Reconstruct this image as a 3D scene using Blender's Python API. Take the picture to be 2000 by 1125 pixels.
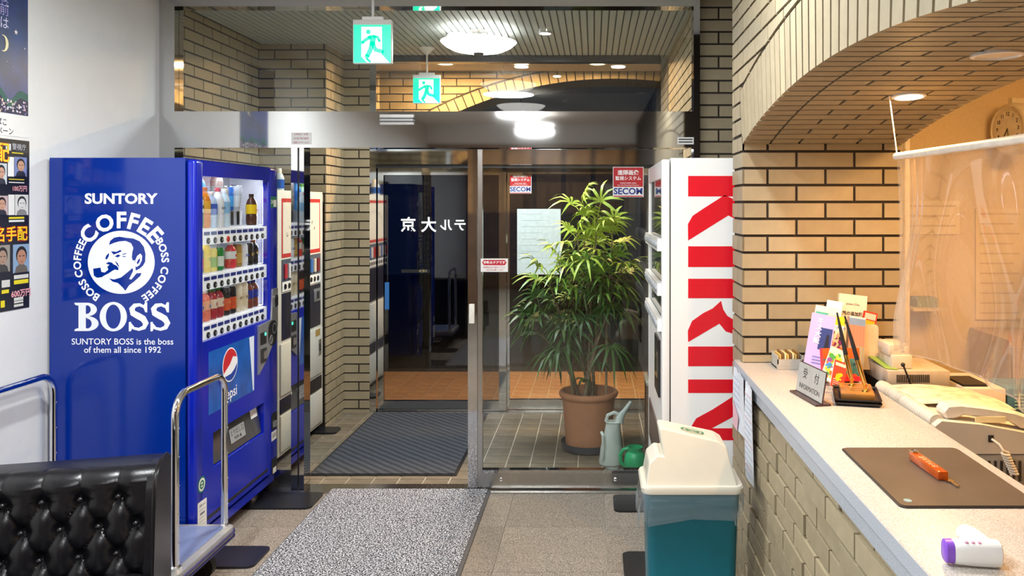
import bpy, bmesh, math, random
from mathutils import Vector, Matrix
for o in list(bpy.data.objects): bpy.data.objects.remove(o)
random.seed(7)
SC = bpy.context.scene; COL = SC.collection
PI = math.pi
# ------------------------------------------------------------------ camera
F = 1600.0; VX, VY, CH = 1160.0, 400.0, 1.6      # focal length in px, vanishing point, eye height
cam = bpy.data.cameras.new('camera'); camo = bpy.data.objects.new('camera', cam); COL.objects.link(camo)
camo.location = (0, 0, CH); camo.rotation_euler = (PI/2, 0, 0)
cam.sensor_width = 36; cam.sensor_fit = 'HORIZONTAL'; cam.lens = F/2000*36
cam.shift_x = (1000-VX)/2000; cam.shift_y = (VY-562.5)/2000
cam.clip_start = .05
SC.camera = camo
# ------------------------------------------------------------------ world and exposure
w = bpy.data.worlds.new('night'); SC.world = w; w.use_nodes = True
w.node_tree.nodes['Background'].inputs[0].default_value = (.010, .016, .035, 1)
w.node_tree.nodes['Background'].inputs[1].default_value = .35
SC.view_settings.view_transform = 'Standard'; SC.view_settings.look = 'None'
SC.view_settings.exposure = 0.3; SC.view_settings.gamma = 1.0; SC.view_settings.use_curve_mapping = False
POWER = dict(lobby=30, lspot=19, vest=36, vdown=8, porch=36, soffit=12, reception=32, machine=2.3)
COOL = (.95, .985, 1.0); WARM = (1.0, .51, .165); WARM2 = (1.0, .56, .23); COOLV = (.86, .95, 1.0)

def at(px, py, Y):
    return Vector(((px-VX)*Y/F, Y, CH-(py-VY)*Y/F))
# ------------------------------------------------------------------ materials
def lin(h):
    if isinstance(h, str):
        h = h.lstrip('#'); v = [int(h[i:i+2], 16)/255 for i in (0, 2, 4)]
        return tuple(x/12.92 if x <= .04045 else ((x+.055)/1.055)**2.4 for x in v)
    return tuple(h)
MATS = {}
def pm(name, col, rough=.5, metal=0., var=.06, scale=30., bump=0., bscale=None, coat=0., spec=.5, alpha=None, rand=0.):
    """procedural principled material: noise-varied colour, optional bump, optional per-object variation"""
    if name in MATS: return MATS[name]
    m = bpy.data.materials.new(name); m.use_nodes = True
    nt = m.node_tree; b = nt.nodes['Principled BSDF']; c = lin(col)
    b.inputs['Roughness'].default_value = rough; b.inputs['Metallic'].default_value = metal
    b.inputs['Coat Weight'].default_value = coat; b.inputs['Specular IOR Level'].default_value = spec
    tc = nt.nodes.new('ShaderNodeTexCoord'); n = nt.nodes.new('ShaderNodeTexNoise')
    n.inputs['Scale'].default_value = scale; n.inputs['Detail'].default_value = 3
    nt.links.new(tc.outputs['Object'], n.inputs['Vector'])
    mr = nt.nodes.new('ShaderNodeMapRange'); mr.inputs[3].default_value = 1-var*1.6; mr.inputs[4].default_value = 1+var*1.6
    mr.inputs[1].default_value = .25; mr.inputs[2].default_value = .75
    nt.links.new(n.outputs['Fac'], mr.inputs[0])
    fac = mr.outputs[0]
    if rand:
        oi = nt.nodes.new('ShaderNodeObjectInfo'); r2 = nt.nodes.new('ShaderNodeMapRange')
        r2.inputs[3].default_value = 1-rand; r2.inputs[4].default_value = 1+rand
        nt.links.new(oi.outputs['Random'], r2.inputs[0])
        mu = nt.nodes.new('ShaderNodeMath'); mu.operation = 'MULTIPLY'
        nt.links.new(fac, mu.inputs[0]); nt.links.new(r2.outputs[0], mu.inputs[1]); fac = mu.outputs[0]
    vm = nt.nodes.new('ShaderNodeVectorMath'); vm.operation = 'SCALE'; vm.inputs[0].default_value = c
    nt.links.new(fac, vm.inputs['Scale']); nt.links.new(vm.outputs[0], b.inputs['Base Color'])
    if bump:
        n2 = nt.nodes.new('ShaderNodeTexNoise'); n2.inputs['Scale'].default_value = bscale or scale*3; n2.inputs['Detail'].default_value = 4
        nt.links.new(tc.outputs['Object'], n2.inputs['Vector'])
        bp = nt.nodes.new('ShaderNodeBump'); bp.inputs['Strength'].default_value = bump; bp.inputs['Distance'].default_value = .004
        nt.links.new(n2.outputs['Fac'], bp.inputs['Height']); nt.links.new(bp.outputs[0], b.inputs['Normal'])
    MATS[name] = m; return m
def em(name, col, strength):
    if name in MATS: return MATS[name]
    m = bpy.data.materials.new(name); m.use_nodes = True; b = m.node_tree.nodes['Principled BSDF']
    c = lin(col); b.inputs['Base Color'].default_value = (*c, 1)
    b.inputs['Emission Color'].default_value = (*c, 1); b.inputs['Emission Strength'].default_value = strength
    b.inputs['Roughness'].default_value = .35
    MATS[name] = m; return m
def clear(name, tint=(.97, .985, .98), f0=.045, rough=0., milk=0., milkcol=(1, 1, 1)):
    """thin clear sheet: transparent plus Fresnel gloss, optional milky diffuse"""
    m = bpy.data.materials.new(name); m.use_nodes = True; nt = m.node_tree
    nt.nodes.remove(nt.nodes['Principled BSDF']); out = nt.nodes['Material Output']
    tr = nt.nodes.new('ShaderNodeBsdfTransparent'); tr.inputs[0].default_value = (*tint, 1)
    gl = nt.nodes.new('ShaderNodeBsdfGlossy'); gl.inputs['Roughness'].default_value = rough
    lw = nt.nodes.new('ShaderNodeLayerWeight'); lw.inputs['Blend'].default_value = .5
    p = nt.nodes.new('ShaderNodeMath'); p.operation = 'POWER'; p.inputs[1].default_value = 5
    ma = nt.nodes.new('ShaderNodeMath'); ma.operation = 'MULTIPLY_ADD'; ma.inputs[1].default_value = 1-f0; ma.inputs[2].default_value = f0
    nt.links.new(lw.outputs['Facing'], p.inputs[0]); nt.links.new(p.outputs[0], ma.inputs[0])
    base = tr.outputs[0]
    if milk:
        df = nt.nodes.new('ShaderNodeBsdfTranslucent'); df.inputs[0].default_value = (*milkcol, 1)
        d2 = nt.nodes.new('ShaderNodeBsdfDiffuse'); d2.inputs[0].default_value = (*milkcol, 1)
        mm = nt.nodes.new('ShaderNodeMixShader'); mm.inputs[0].default_value = .5
        nt.links.new(df.outputs[0], mm.inputs[1]); nt.links.new(d2.outputs[0], mm.inputs[2])
        m3 = nt.nodes.new('ShaderNodeMixShader'); m3.inputs[0].default_value = milk
        nt.links.new(base, m3.inputs[1]); nt.links.new(mm.outputs[0], m3.inputs[2]); base = m3.outputs[0]
    mx = nt.nodes.new('ShaderNodeMixShader')
    nt.links.new(ma.outputs[0], mx.inputs[0]); nt.links.new(base, mx.inputs[1]); nt.links.new(gl.outputs[0], mx.inputs[2])
    nt.links.new(mx.outputs[0], out.inputs['Surface']); MATS[name] = m; return m
def speckle(name, cols, scale=350., rough=.9, pos=(0., .45, .62), bump=0., patch=0.):
    """speckled material: fine noise through a colour ramp"""
    m = bpy.data.materials.new(name); m.use_nodes = True; nt = m.node_tree; b = nt.nodes['Principled BSDF']
    b.inputs['Roughness'].default_value = rough
    tc = nt.nodes.new('ShaderNodeTexCoord'); n = nt.nodes.new('ShaderNodeTexNoise')
    n.inputs['Scale'].default_value = scale; n.inputs['Detail'].default_value = 2; n.inputs['Roughness'].default_value = .7
    nt.links.new(tc.outputs['Object'], n.inputs['Vector'])
    r = nt.nodes.new('ShaderNodeValToRGB'); r.color_ramp.elements.remove(r.color_ramp.elements[1])
    for i, (p, c) in enumerate(zip(pos, cols)):
        e = r.color_ramp.elements[0] if i == 0 else r.color_ramp.elements.new(p)
        e.position = p; e.color = (*lin(c), 1)
    nt.links.new(n.outputs['Fac'], r.inputs[0]); src = r.outputs[0]
    if patch:
        oi = nt.nodes.new('ShaderNodeObjectInfo'); n3 = nt.nodes.new('ShaderNodeTexNoise'); n3.inputs['Scale'].default_value = 3
        nt.links.new(tc.outputs['Object'], n3.inputs['Vector'])
        ad = nt.nodes.new('ShaderNodeMath'); ad.operation = 'ADD'
        nt.links.new(oi.outputs['Random'], ad.inputs[0]); nt.links.new(n3.outputs['Fac'], ad.inputs[1])
        mr = nt.nodes.new('ShaderNodeMapRange'); mr.inputs[2].default_value = 2; mr.inputs[3].default_value = 1-patch; mr.inputs[4].default_value = 1+patch
        nt.links.new(ad.outputs[0], mr.inputs[0])
        vm = nt.nodes.new('ShaderNodeVectorMath'); vm.operation = 'SCALE'
        nt.links.new(src, vm.inputs[0]); nt.links.new(mr.outputs[0], vm.inputs['Scale']); src = vm.outputs[0]
    nt.links.new(src, b.inputs['Base Color'])
    if bump:
        bp = nt.nodes.new('ShaderNodeBump'); bp.inputs['Strength'].default_value = bump; bp.inputs['Distance'].default_value = .004
        nt.links.new(n.outputs['Fac'], bp.inputs['Height']); nt.links.new(bp.outputs[0], b.inputs['Normal'])
    MATS[name] = m; return m
def flat(h, rough=.5):
    return pm('print_'+(h.lstrip('#') if isinstance(h, str) else str(h)), h, rough, var=.02)
# ------------------------------------------------------------------ mesh builder
class MB:
    def __init__(s): s.v = []; s.f = []; s.m = []; s.sm = []
    def add(s, vs, fs, mat=None, smooth=False, M=None):
        o = len(s.v)
        s.v += [tuple(M @ Vector(p)) if M else tuple(p) for p in vs]
        for f in fs: s.f.append([i+o for i in f]); s.m.append(mat); s.sm.append(smooth)
        return s
    def box(s, x0, x1, y0, y1, z0, z1, mat=None, M=None):
        vs = [(x, y, z) for x in (x0, x1) for y in (y0, y1) for z in (z0, z1)]
        return s.add(vs, [(0,1,3,2),(4,6,7,5),(0,4,5,1),(2,3,7,6),(0,2,6,4),(1,5,7,3)], mat, False, M)
    def rbox(s, x0, x1, y0, y1, z0, z1, r=.01, seg=2, mat=None, M=None):
        bm = bmesh.new(); bmesh.ops.create_cube(bm, size=1)
        for v in bm.verts:
            v.co = ((x0+x1)/2+v.co.x*(x1-x0), (y0+y1)/2+v.co.y*(y1-y0), (z0+z1)/2+v.co.z*(z1-z0))
        bmesh.ops.bevel(bm, geom=bm.edges[:], offset=r, segments=seg, affect='EDGES', profile=.5)
        bm.verts.index_update()
        s.add([v.co[:] for v in bm.verts], [[v.index for v in f.verts] for f in bm.faces], mat, True, M); bm.free(); return s
    def rslab(s, x0, x1, y0, y1, z0, z1, r=.02, seg=5, mat=None, M=None):
        """box with rounded vertical edges"""
        pts = rrect(x0, x1, y0, y1, r, seg); return s.prism(pts, z0, z1, mat, M)
    def prism(s, pts, z0, z1, mat=None, M=None, smooth=False):
        n = len(pts)
        vs = [(p[0], p[1], z0) for p in pts]+[(p[0], p[1], z1) for p in pts]
        fs = [list(range(n))[::-1], list(range(n, 2*n))]+[(i, (i+1) % n, n+(i+1) % n, n+i) for i in range(n)]
        return s.add(vs, fs, mat, smooth, M)
    def flatpoly(s, pts, z=0, mat=None, M=None):
        return s.prism(pts, z, z+.0004, mat, M)
    def disc(s, cx, cy, r, z=0, mat=None, M=None, n=24, ry=None):
        ry = ry or r
        return s.flatpoly([(cx+r*math.cos(2*PI*i/n), cy+ry*math.sin(2*PI*i/n)) for i in range(n)], z, mat, M)
    def ring(s, cx, cy, ro, ri, z=0, mat=None, M=None, n=32, a0=0, a1=2*PI, roy=None, riy=None):
        roy = roy or ro; riy = riy or ri; vs = []; fs = []
        for i in range(n+1):
            a = a0+(a1-a0)*i/n; c, d = math.cos(a), math.sin(a)
            vs += [(cx+ro*c, cy+roy*d, z+.0004), (cx+ri*c, cy+riy*d, z+.0004)]
        for i in range(n): fs.append((2*i, 2*i+2, 2*i+3, 2*i+1))
        return s.add(vs, fs, mat, False, M)
    def stroke(s, pts, w, z=0, mat=None, M=None, caps=True):
        """flat 2-D stroke; w is a number or one width per point"""
        n = len(pts); ws = w if isinstance(w, (list, tuple)) else [w]*n
        P = [Vector((p[0], p[1])) for p in pts]; vs = []; fs = []
        for i in range(n):
            t = (P[min(i+1, n-1)]-P[max(i-1, 0)]).normalized(); nn = Vector((-t.y, t.x))
            for sg in (1, -1): q = P[i]+nn*sg*ws[i]/2; vs.append((q.x, q.y, z+.0004))
        for i in range(n-1): fs.append((2*i+1, 2*i+3, 2*i+2, 2*i))
        s.add(vs, fs, mat, False, M)
        if caps:
            for i in (0, n-1): s.disc(P[i].x, P[i].y, ws[i]/2, z, mat, M, 10)
        return s
    def lathe(s, prof, c=(0, 0, 0), n=20, mat=None, M=None, caps=True, smooth=True):
        vs = []; fs = []; k = len(prof)
        for (r, z) in prof:
            for i in range(n):
                a = 2*PI*i/n; vs.append((c[0]+r*math.cos(a), c[1]+r*math.sin(a), c[2]+z))
        for j in range(k-1):
            for i in range(n): fs.append((j*n+i, j*n+(i+1) % n, (j+1)*n+(i+1) % n, (j+1)*n+i))
        s.add(vs, fs, mat, smooth, M)
        if caps:
            if prof[0][0] > 1e-4: s.add(vs[:n], [list(range(n))[::-1]], mat, False, M)
            if prof[-1][0] > 1e-4: s.add(vs[-n:], [list(range(n))], mat, False, M)
        return s
    def cyl(s, p0, p1, r0, r1=None, n=12, mat=None, M=None):
        r1 = r0 if r1 is None else r1; p0 = Vector(p0); p1 = Vector(p1); d = p1-p0
        R = d.to_track_quat('Z', 'Y').to_matrix().to_4x4(); R.translation = p0
        return s.lathe([(r0, 0), (r1, d.length)], n=n, mat=mat, M=(M @ R) if M else R)
    def tube(s, path, r, n=8, mat=None, M=None, caps=True):
        P = [Vector(p) for p in path]; k = len(P); vs = []; fs = []
        rs = r if isinstance(r, (list, tuple)) else [r]*k
        t0 = (P[1]-P[0]).normalized(); up = Vector((0, 0, 1)) if abs(t0.z) < .9 else Vector((1, 0, 0))
        x = t0.cross(up).normalized()
        for i in range(k):
            t = (P[min(i+1, k-1)]-P[max(i-1, 0)]).normalized()
            x = (x-t*x.dot(t)).normalized(); y = t.cross(x)
            for j in range(n):
                a = 2*PI*j/n; q = P[i]+(x*math.cos(a)+y*math.sin(a))*rs[i]; vs.append(q[:])
        for i in range(k-1):
            for j in range(n): fs.append((i*n+j, i*n+(j+1) % n, (i+1)*n+(j+1) % n, (i+1)*n+j))
        s.add(vs, fs, mat, True, M)
        if caps: s.add(vs[:n], [list(range(n))], mat, False, M); s.add(vs[-n:], [list(range(n))[::-1]], mat, False, M)
        return s
    def sphere(s, c, r, mat=None, n=12, sz=1., M=None):
        k = n//2
        return s.lathe([(r*math.sin(PI*i/k)+1e-5, -r*sz*math.cos(PI*i/k)) for i in range(k+1)], c, n, mat, M, False)
    def grid(s, fn, nu, nv, mat=None, smooth=True, M=None, matfn=None):
        vs = [fn(i/nu, j/nv) for j in range(nv+1) for i in range(nu+1)]
        fs = [(j*(nu+1)+i, j*(nu+1)+i+1, (j+1)*(nu+1)+i+1, (j+1)*(nu+1)+i) for j in range(nv) for i in range(nu)]
        return s.add(vs, fs, mat, smooth, M)
    def loft(s, rings, mat=None, M=None, smooth=True, capb=True, capt=True):
        n = len(rings[0]); vs = [p for r in rings for p in r]; fs = []
        for j in range(len(rings)-1):
            for i in range(n): fs.append((j*n+i, j*n+(i+1) % n, (j+1)*n+(i+1) % n, (j+1)*n+i))
        s.add(vs, fs, mat, smooth, M)
        if capb: s.add(rings[0], [list(range(n))[::-1]], mat, False, M)
        if capt: s.add(rings[-1], [list(range(n))], mat, False, M)
        return s
    def build(s, name, mat, parent=None, local=False, loc=None):
        me = bpy.data.meshes.new(name)
        off = Vector((0, 0, 0))
        if loc is not None: off = Vector(loc)
        elif parent is not None and not local: off = wloc(parent)
        me.from_pydata([(p[0]-off.x, p[1]-off.y, p[2]-off.z) for p in s.v], [], s.f)
        ms = [m or mat for m in s.m]; slots = []
        for m in ms:
            if m not in slots: slots.append(m)
        for m in slots: me.materials.append(m)
        if s.f:
            me.polygons.foreach_set('material_index', [slots.index(m) for m in ms])
            me.polygons.foreach_set('use_smooth', s.sm)
        bm = bmesh.new(); bm.from_mesh(me); bmesh.ops.remove_doubles(bm, verts=bm.verts, dist=1e-6)
        bmesh.ops.recalc_face_normals(bm, faces=bm.faces); bm.to_mesh(me); bm.free()
        if any(s.sm): me.set_sharp_from_angle(angle=.7)
        o = bpy.data.objects.new(name, me); COL.objects.link(o)
        if parent is not None: o.parent = parent
        if loc is not None: o.location = loc
        return o
def wloc(o):
    v = Vector((0, 0, 0))
    while o is not None: v += o.location; o = o.parent
    return v
def rrect(x0, x1, y0, y1, r, seg=5):
    pts = []
    for cx, cy, a in ((x1-r, y0+r, -PI/2), (x1-r, y1-r, 0), (x0+r, y1-r, PI/2), (x0+r, y0+r, PI)):
        for i in range(seg+1):
            b = a+PI/2*i/seg; pts.append((cx+r*math.cos(b), cy+r*math.sin(b)))
    return pts
def FRM(o, face):
    """frame for flat work: local x = right, y = up, z = out of the surface, as seen by someone facing it"""
    ax = {'S': ((1, 0, 0), (0, 0, 1), (0, -1, 0)), 'N': ((-1, 0, 0), (0, 0, 1), (0, 1, 0)),
          'E': ((0, 1, 0), (0, 0, 1), (1, 0, 0)), 'W': ((0, -1, 0), (0, 0, 1), (-1, 0, 0)), 'U': ((1, 0, 0), (0, 1, 0), (0, 0, 1))}[face]
    return Matrix([[ax[0][i], ax[1][i], ax[2][i], o[i]] for i in range(3)]+[[0, 0, 0, 1]])
def thing(name, label, cat, loc=(0, 0, 0), group=None, rotz=0):
    o = bpy.data.objects.new(name, None); COL.objects.link(o); o.location = loc; o.rotation_euler = (0, 0, rotz)
    o.empty_display_size = .05
    return tag(o, label, cat, group)
def tag(o, label, cat, group=None):
    o['label'] = label; o['category'] = cat
    if group: o['group'] = group
    return o
def struct(o, label=None, cat=None):
    o['kind'] = 'structure'
    if label: o['label'] = label
    if cat: o['category'] = cat
    return o
TXT = {}
def text_geo(s, size, bold=0., spacing=1., xs=1., align='CENTER'):
    key = (s, size, bold, spacing, xs, align)
    if key in TXT: return TXT[key]
    cu = bpy.data.curves.new('t', 'FONT'); cu.body = s; cu.size = size; cu.align_x = align; cu.align_y = 'CENTER'
    cu.offset = bold*size; cu.space_character = spacing; cu.resolution_u = 3
    ob = bpy.data.objects.new('t', cu); COL.objects.link(ob)
    dg = bpy.context.evaluated_depsgraph_get(); ev = ob.evaluated_get(dg); me = ev.to_mesh()
    vs = [(v.co.x*xs, v.co.y, 0) for v in me.vertices]; fs = [list(p.vertices) for p in me.polygons]
    ev.to_mesh_clear(); bpy.data.objects.remove(ob); bpy.data.curves.remove(cu)
    TXT[key] = (vs, fs); return vs, fs
def put_text(mb, s, size, M, mat, x=0, y=0, z=.0008, bold=0., spacing=1., xs=1., align='CENTER', rot=0., mirror=False):
    vs, fs = text_geo(s, size, bold, spacing, xs, align)
    R = Matrix.Translation((x, y, z)) @ Matrix.Rotation(rot, 4, 'Z')
    if mirror: R = R @ Matrix.Scale(-1, 4, (1, 0, 0))
    mb.add(vs, fs, mat, False, M @ R)
# ------------------------------------------------------------------ shared materials
BRICK = pm('brick_tan', (.33, .272, .172), .62, var=.05, scale=18, bump=.12, bscale=160, rand=.10)
MORTAR = pm('mortar_dark', (.035, .026, .020), .9, var=.15, scale=60)
WHITEWALL = pm('white_plaster', (.80, .81, .80), .6, var=.015, scale=6, bump=.35, bscale=26)
CEIL = pm('ceiling_white', (.78, .77, .74), .8, var=.02)
STEEL = pm('mirror_steel', (.60, .60, .60), .045, 1., var=.02, scale=5)
STEEL2 = pm('brushed_steel', (.52, .51, .49), .22, 1., var=.04, scale=60)
STEELD = pm('dark_steel', (.10, .10, .11), .25, .8)
CHROME = pm('chrome', (.82, .82, .84), .07, 1., var=.01)
GLASS = clear('door_glass', (.93, .95, .94), .05)
CLEARW = clear('display_glass', (.97, .98, .99), .05)
CARPET = speckle('carpet', ('#4f4a44', '#7d7469', '#a89d8f'), 190, .95, (.32, .5, .68), .6, .16)
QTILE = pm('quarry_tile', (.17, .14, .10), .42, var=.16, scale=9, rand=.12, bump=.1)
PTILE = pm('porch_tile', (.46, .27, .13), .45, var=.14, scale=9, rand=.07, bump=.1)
GROUT = pm('grout', (.55, .50, .40), .9)
WOODB = pm('brown_wood', (.16, .09, .05), .35, var=.25, scale=7)
BLACKP = pm('black_plastic', (.012, .012, .014), .4)
WHITEP = pm('white_plastic', (.80, .80, .79), .35, var=.01)
CREAM = pm('cream_wallpaper', (.74, .58, .33), .8, var=.03, scale=60, bump=.2, bscale=300)
PAPER = pm('white_paper', (.82, .82, .80), .7, var=.01)

PZ, PU, BH, BL, BZ0 = .0687, .2355, .0578, .2250, .0313
BOXES = {}
def box_mesh(dx, dy, dz, mat, name='brick'):
    k = (round(dx, 4), round(dy, 4), round(dz, 4), mat.name)
    if k not in BOXES:
        me = bpy.data.meshes.new(name); x, y, z = k[0]/2, k[1]/2, k[2]/2
        vs = [(a*x, b*y, c*z) for a in (-1, 1) for b in (-1, 1) for c in (-1, 1)]
        me.from_pydata(vs, [], [(0,1,3,2),(4,6,7,5),(0,4,5,1),(2,3,7,6),(0,2,6,4),(1,5,7,3)]); me.materials.append(mat); BOXES[k] = me
    return BOXES[k]
def piece(name, c, dims, mat, parent):
    o = bpy.data.objects.new(name, box_mesh(*dims, mat, name)); COL.objects.link(o); o.parent = parent
    o.location = Vector(c)-wloc(parent); return o
def brick_face(parent, axis, plane, nsign, u0, u1, z0, z1, phase, mat=None, lowfn=None, proud=.008, jitter=0.):
    """courses of bricks on a vertical face; axis 'X' or 'Y' is the direction the courses run"""
    mat = mat or BRICK; n = 0
    k0 = int(math.floor((z0-BZ0)/PZ))-1; k1 = int(math.ceil((z1-BZ0)/PZ))+1
    for k in range(k0, k1):
        za = max(z0, BZ0+PZ*k+(PZ-BH)/2); zb = min(z1, BZ0+PZ*(k+1)-(PZ-BH)/2)
        if zb-za < .008: continue
        st = u0+phase-(PU/2 if k % 2 else 0)
        st -= math.ceil((st-u0)/PU)*PU
        while st < u1:
            a = max(u0, st); b = min(u1, st+BL); st += PU
            if b-a < .010: continue
            if lowfn:
                N = 6; us = [a+(b-a)*i/N for i in range(N+1)]; lo = [max(za, lowfn(u)+.006) for u in us]
                if min(lo) > zb-.004: continue
                if max(lo) > za+1e-4:
                    pts = [(u, min(l, zb-.0005)) for u, l in zip(us, lo)]+[(b, zb), (a, zb)]
                    fr = FRM((0, 0, 0), 'E'); fr = Matrix(fr)
                    mb = MB()
                    if axis == 'Y':
                        x0, x1 = sorted((plane, plane-nsign*proud))
                        vs = [(x, p[0], p[1]) for x in (x0, x1) for p in pts]
                    else:
                        x0, x1 = sorted((plane, plane-nsign*proud))
                        vs = [(p[0], x, p[1]) for x in (x0, x1) for p in pts]
                    q = len(pts)
                    mb.add(vs, [list(range(q)), list(range(q, 2*q))[::-1]]+[(i, (i+1) % q, q+(i+1) % q, q+i) for i in range(q)])
                    mb.build('brick', mat, parent); n += 1; continue
            pj = proud+jitter*((k*7+int(round(a*40))) % 3)/2; c = plane-nsign*proud+nsign*pj/2
            if axis == 'X': piece('brick', ((a+b)/2, c, (za+zb)/2), (b-a, pj, zb-za), mat, parent)
            else: piece('brick', (c, (a+b)/2, (za+zb)/2), (pj, b-a, zb-za), mat, parent)
            n += 1
    return n
def arch_bricks(parent, cy, cz, R, a0, a1, mat, conv, depth, pitch=PZ, width=BH, length=BL):
    """radial bricks of an arch ring; conv(u, z, d) -> world"""
    n = int((a1-a0)*R/pitch)
    da = (a1-a0)/n
    for i in range(n):
        am = a0+da*(i+.5); h = width/2/R
        pts = []
        for r, sg in ((R, -1), (R, 1), (R+length, 1), (R+length, -1)):
            hh = h*(R/r)*1.0 if r == R else (width*(1+length/R*.9))/2/r
            pts.append((cy+r*math.sin(am+sg*hh), cz+r*math.cos(am+sg*hh)))
        vs = [conv(u, z, d) for d in (0, depth) for (u, z) in pts]
        mb = MB(); mb.add(vs, [(0,1,2,3),(7,6,5,4),(0,4,5,1),(1,5,6,2),(2,6,7,3),(3,7,4,0)]); mb.build('brick', mat, parent)

HC = 2.755                                             # ceiling height
# ------------------------------------------------------------------ floors
fl = struct(MB().box(-2.6, 1.3, -2.8, 4.58, -.06, -.006).build('floor', GROUT, loc=(0, 0, 0)), 'speckled beige grey carpet tile floor of the lobby', 'floor')
for i in range(8):
    for j in range(15):
        x0 = -2.42+.5*i-.02; y0 = 4.57-.5*(j+1)
        x1 = min(x0+.497, 1.25)
        if x1-x0 < .05: continue
        piece('carpet_tile', ((x0+x1)/2, y0+.2485, -.004), (x1-x0, .497, .008), CARPET, fl)
fv = struct(MB().box(-2.45, .62, 4.62, 6.38, -.06, -.004).build('floor_vestibule', GROUT, loc=(0, 0, 0)), 'brown square tile floor with pale joints between the two doors', 'floor')
TP = .148
for i in range(-16, 5):
    for j in range(0, 12):
        x0 = -.095+TP*i; y0 = 4.63+.06+TP*j-.06
        x1 = x0+TP-.007; y1 = min(y0+TP-.007, 6.36)
        if x1 > .575 or x0 < -2.42 or y1-y0 < .02: continue
        piece('tile', ((x0+x1)/2, (y0+y1)/2, -.002), (x1-x0, y1-y0, .006), QTILE, fv)
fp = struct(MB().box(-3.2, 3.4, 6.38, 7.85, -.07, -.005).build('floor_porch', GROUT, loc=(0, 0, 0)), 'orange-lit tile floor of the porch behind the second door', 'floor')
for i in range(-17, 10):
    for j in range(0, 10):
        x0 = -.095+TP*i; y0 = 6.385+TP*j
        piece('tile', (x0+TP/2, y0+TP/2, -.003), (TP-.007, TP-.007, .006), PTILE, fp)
struct(MB().box(-9, 9, 7.85, 20, -.2, -.1).build('floor_street', pm('asphalt', (.02, .02, .022), .9), loc=(0, 0, 0)), 'dark night street beyond the porch', 'street')
# ------------------------------------------------------------------ lobby walls and ceiling
wl = struct(MB().box(-2.55, -2.42, -2.8, 4.56, 0, HC).build('wall_left', WHITEWALL, loc=(0, 0, 0)), 'white plastered wall behind the blue machine', 'wall')
struct(MB().box(-2.6, 1.3, -2.8, 4.56, HC, HC+.08).build('ceiling', CEIL, loc=(0, 0, 0)), 'white lobby ceiling', 'ceiling')
wb = struct(MB().box(-2.6, 1.3, -2.92, -2.8, 0, HC).build('wall_back', WOODB, loc=(0, 0, 0)), 'brown wood panelled wall', 'wall')
PANEL = pm('orange_lit_wood', (.46, .25, .10), .35, var=.2, scale=6)  # wood lightened to orange: warm light on the upper panels is in the colour
for i in range(9):
    piece('panel', (-2.38+.43*i, -2.795, .72), (.40, .02, 1.36), WOODB, wb); piece('panel', (-2.38+.43*i, -2.795, 1.95), (.36, .02, .95), PANEL, wb)
piece('bulkhead', (-.65, -2.78, 2.62), (3.9, .04, .27), CEIL, wb)
# right wall of the lobby with the segmental reception arch
AY, AZ, AR = 2.10, 1.978-5.88, 5.88                    # arch centre (Y, Z) and radius
SP = 1.848                                             # springing height
def arc_in(y): return AZ+math.sqrt(max(AR*AR-(y-AY)**2, 0))
def arc_out(y): return AZ+math.sqrt(max((AR+BL+.008)**2-(y-AY)**2, 0))
XL, XI = .612, 1.249
mb = MB()
mb.box(XL, XI, 3.341, 3.565, 0, HC)                    # far pier
mb.box(XL, XI, -2.8, .86, 0, HC)                       # near pier
N = 24
for i in range(N):
    y0 = .86+(3.341-.86)*i/N; y1 = .86+(3.341-.86)*(i+1)/N
    za, zb = arc_in(y0)+.008, arc_in(y1)+.008
    mb.add([(x, y, z) for x in (XL, XI) for (y, z) in ((y0, za), (y1, zb), (y1, HC), (y0, HC))],
           [(0,1,2,3),(7,6,5,4),(0,4,5,1),(2,6,7,3)])
mb.box(XL, .70, .86, 3.341, 0, .88)                    # wall below the counter
wr = struct(mb.build('wall_right', MORTAR, loc=(0, 0, 0)), 'tan brick wall with the arched reception window', 'wall')
brick_face(wr, 'X', 3.333, -1, .604, 1.257, .96, SP, PU/2-.010)
brick_face(wr, 'Y', .604, -1, 3.333, 3.573, 0, SP+.03, .12)
brick_face(wr, 'Y', .604, -1, 1.45, 3.333, 0, .875, .07, jitter=.010)
kk = int(math.floor((SP+.03-BZ0)/PZ))
while BZ0+PZ*kk < 2.062:
    z_a = max(SP+.03, BZ0+PZ*kk); z_b = BZ0+PZ*(kk+1)
    brick_face(wr, 'Y', .604, -1, 3.333+(z_b-SP)*.215+.006, 3.573, z_a, z_b, .02)
    kk += 1
brick_face(wr, 'Y', .604, -1, 1.2, 3.573, BZ0+PZ*kk, HC, .12, lowfn=arc_out)
half = math.asin((3.333-AY)/AR)
a_lo = -half*.80
arch_bricks(wr, AY, AZ, AR, a_lo, half+.002, BRICK, lambda u, z, d: (.604+d, u, z), .108)
nrow = int((half-a_lo)*AR/PZ); da = (half-a_lo)/nrow
for i in range(nrow):                                  # running bricks of the arch soffit
    am = a_lo+da*(i+.5); st = .72-(PU/2 if i % 2 else 0)
    while st < 1.257:
        a = max(.72, st); b = min(1.257, st+BL); st += PU
        if b-a < .02: continue
        o = bpy.data.objects.new('brick', box_mesh(b-a, BH, .012, BRICK)); COL.objects.link(o); o.parent = wr
        o.location = ((a+b)/2, AY+(AR+.006)*math.sin(am), AZ+(AR+.006)*math.cos(am)); o.rotation_euler = (-am, 0, 0)
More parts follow.
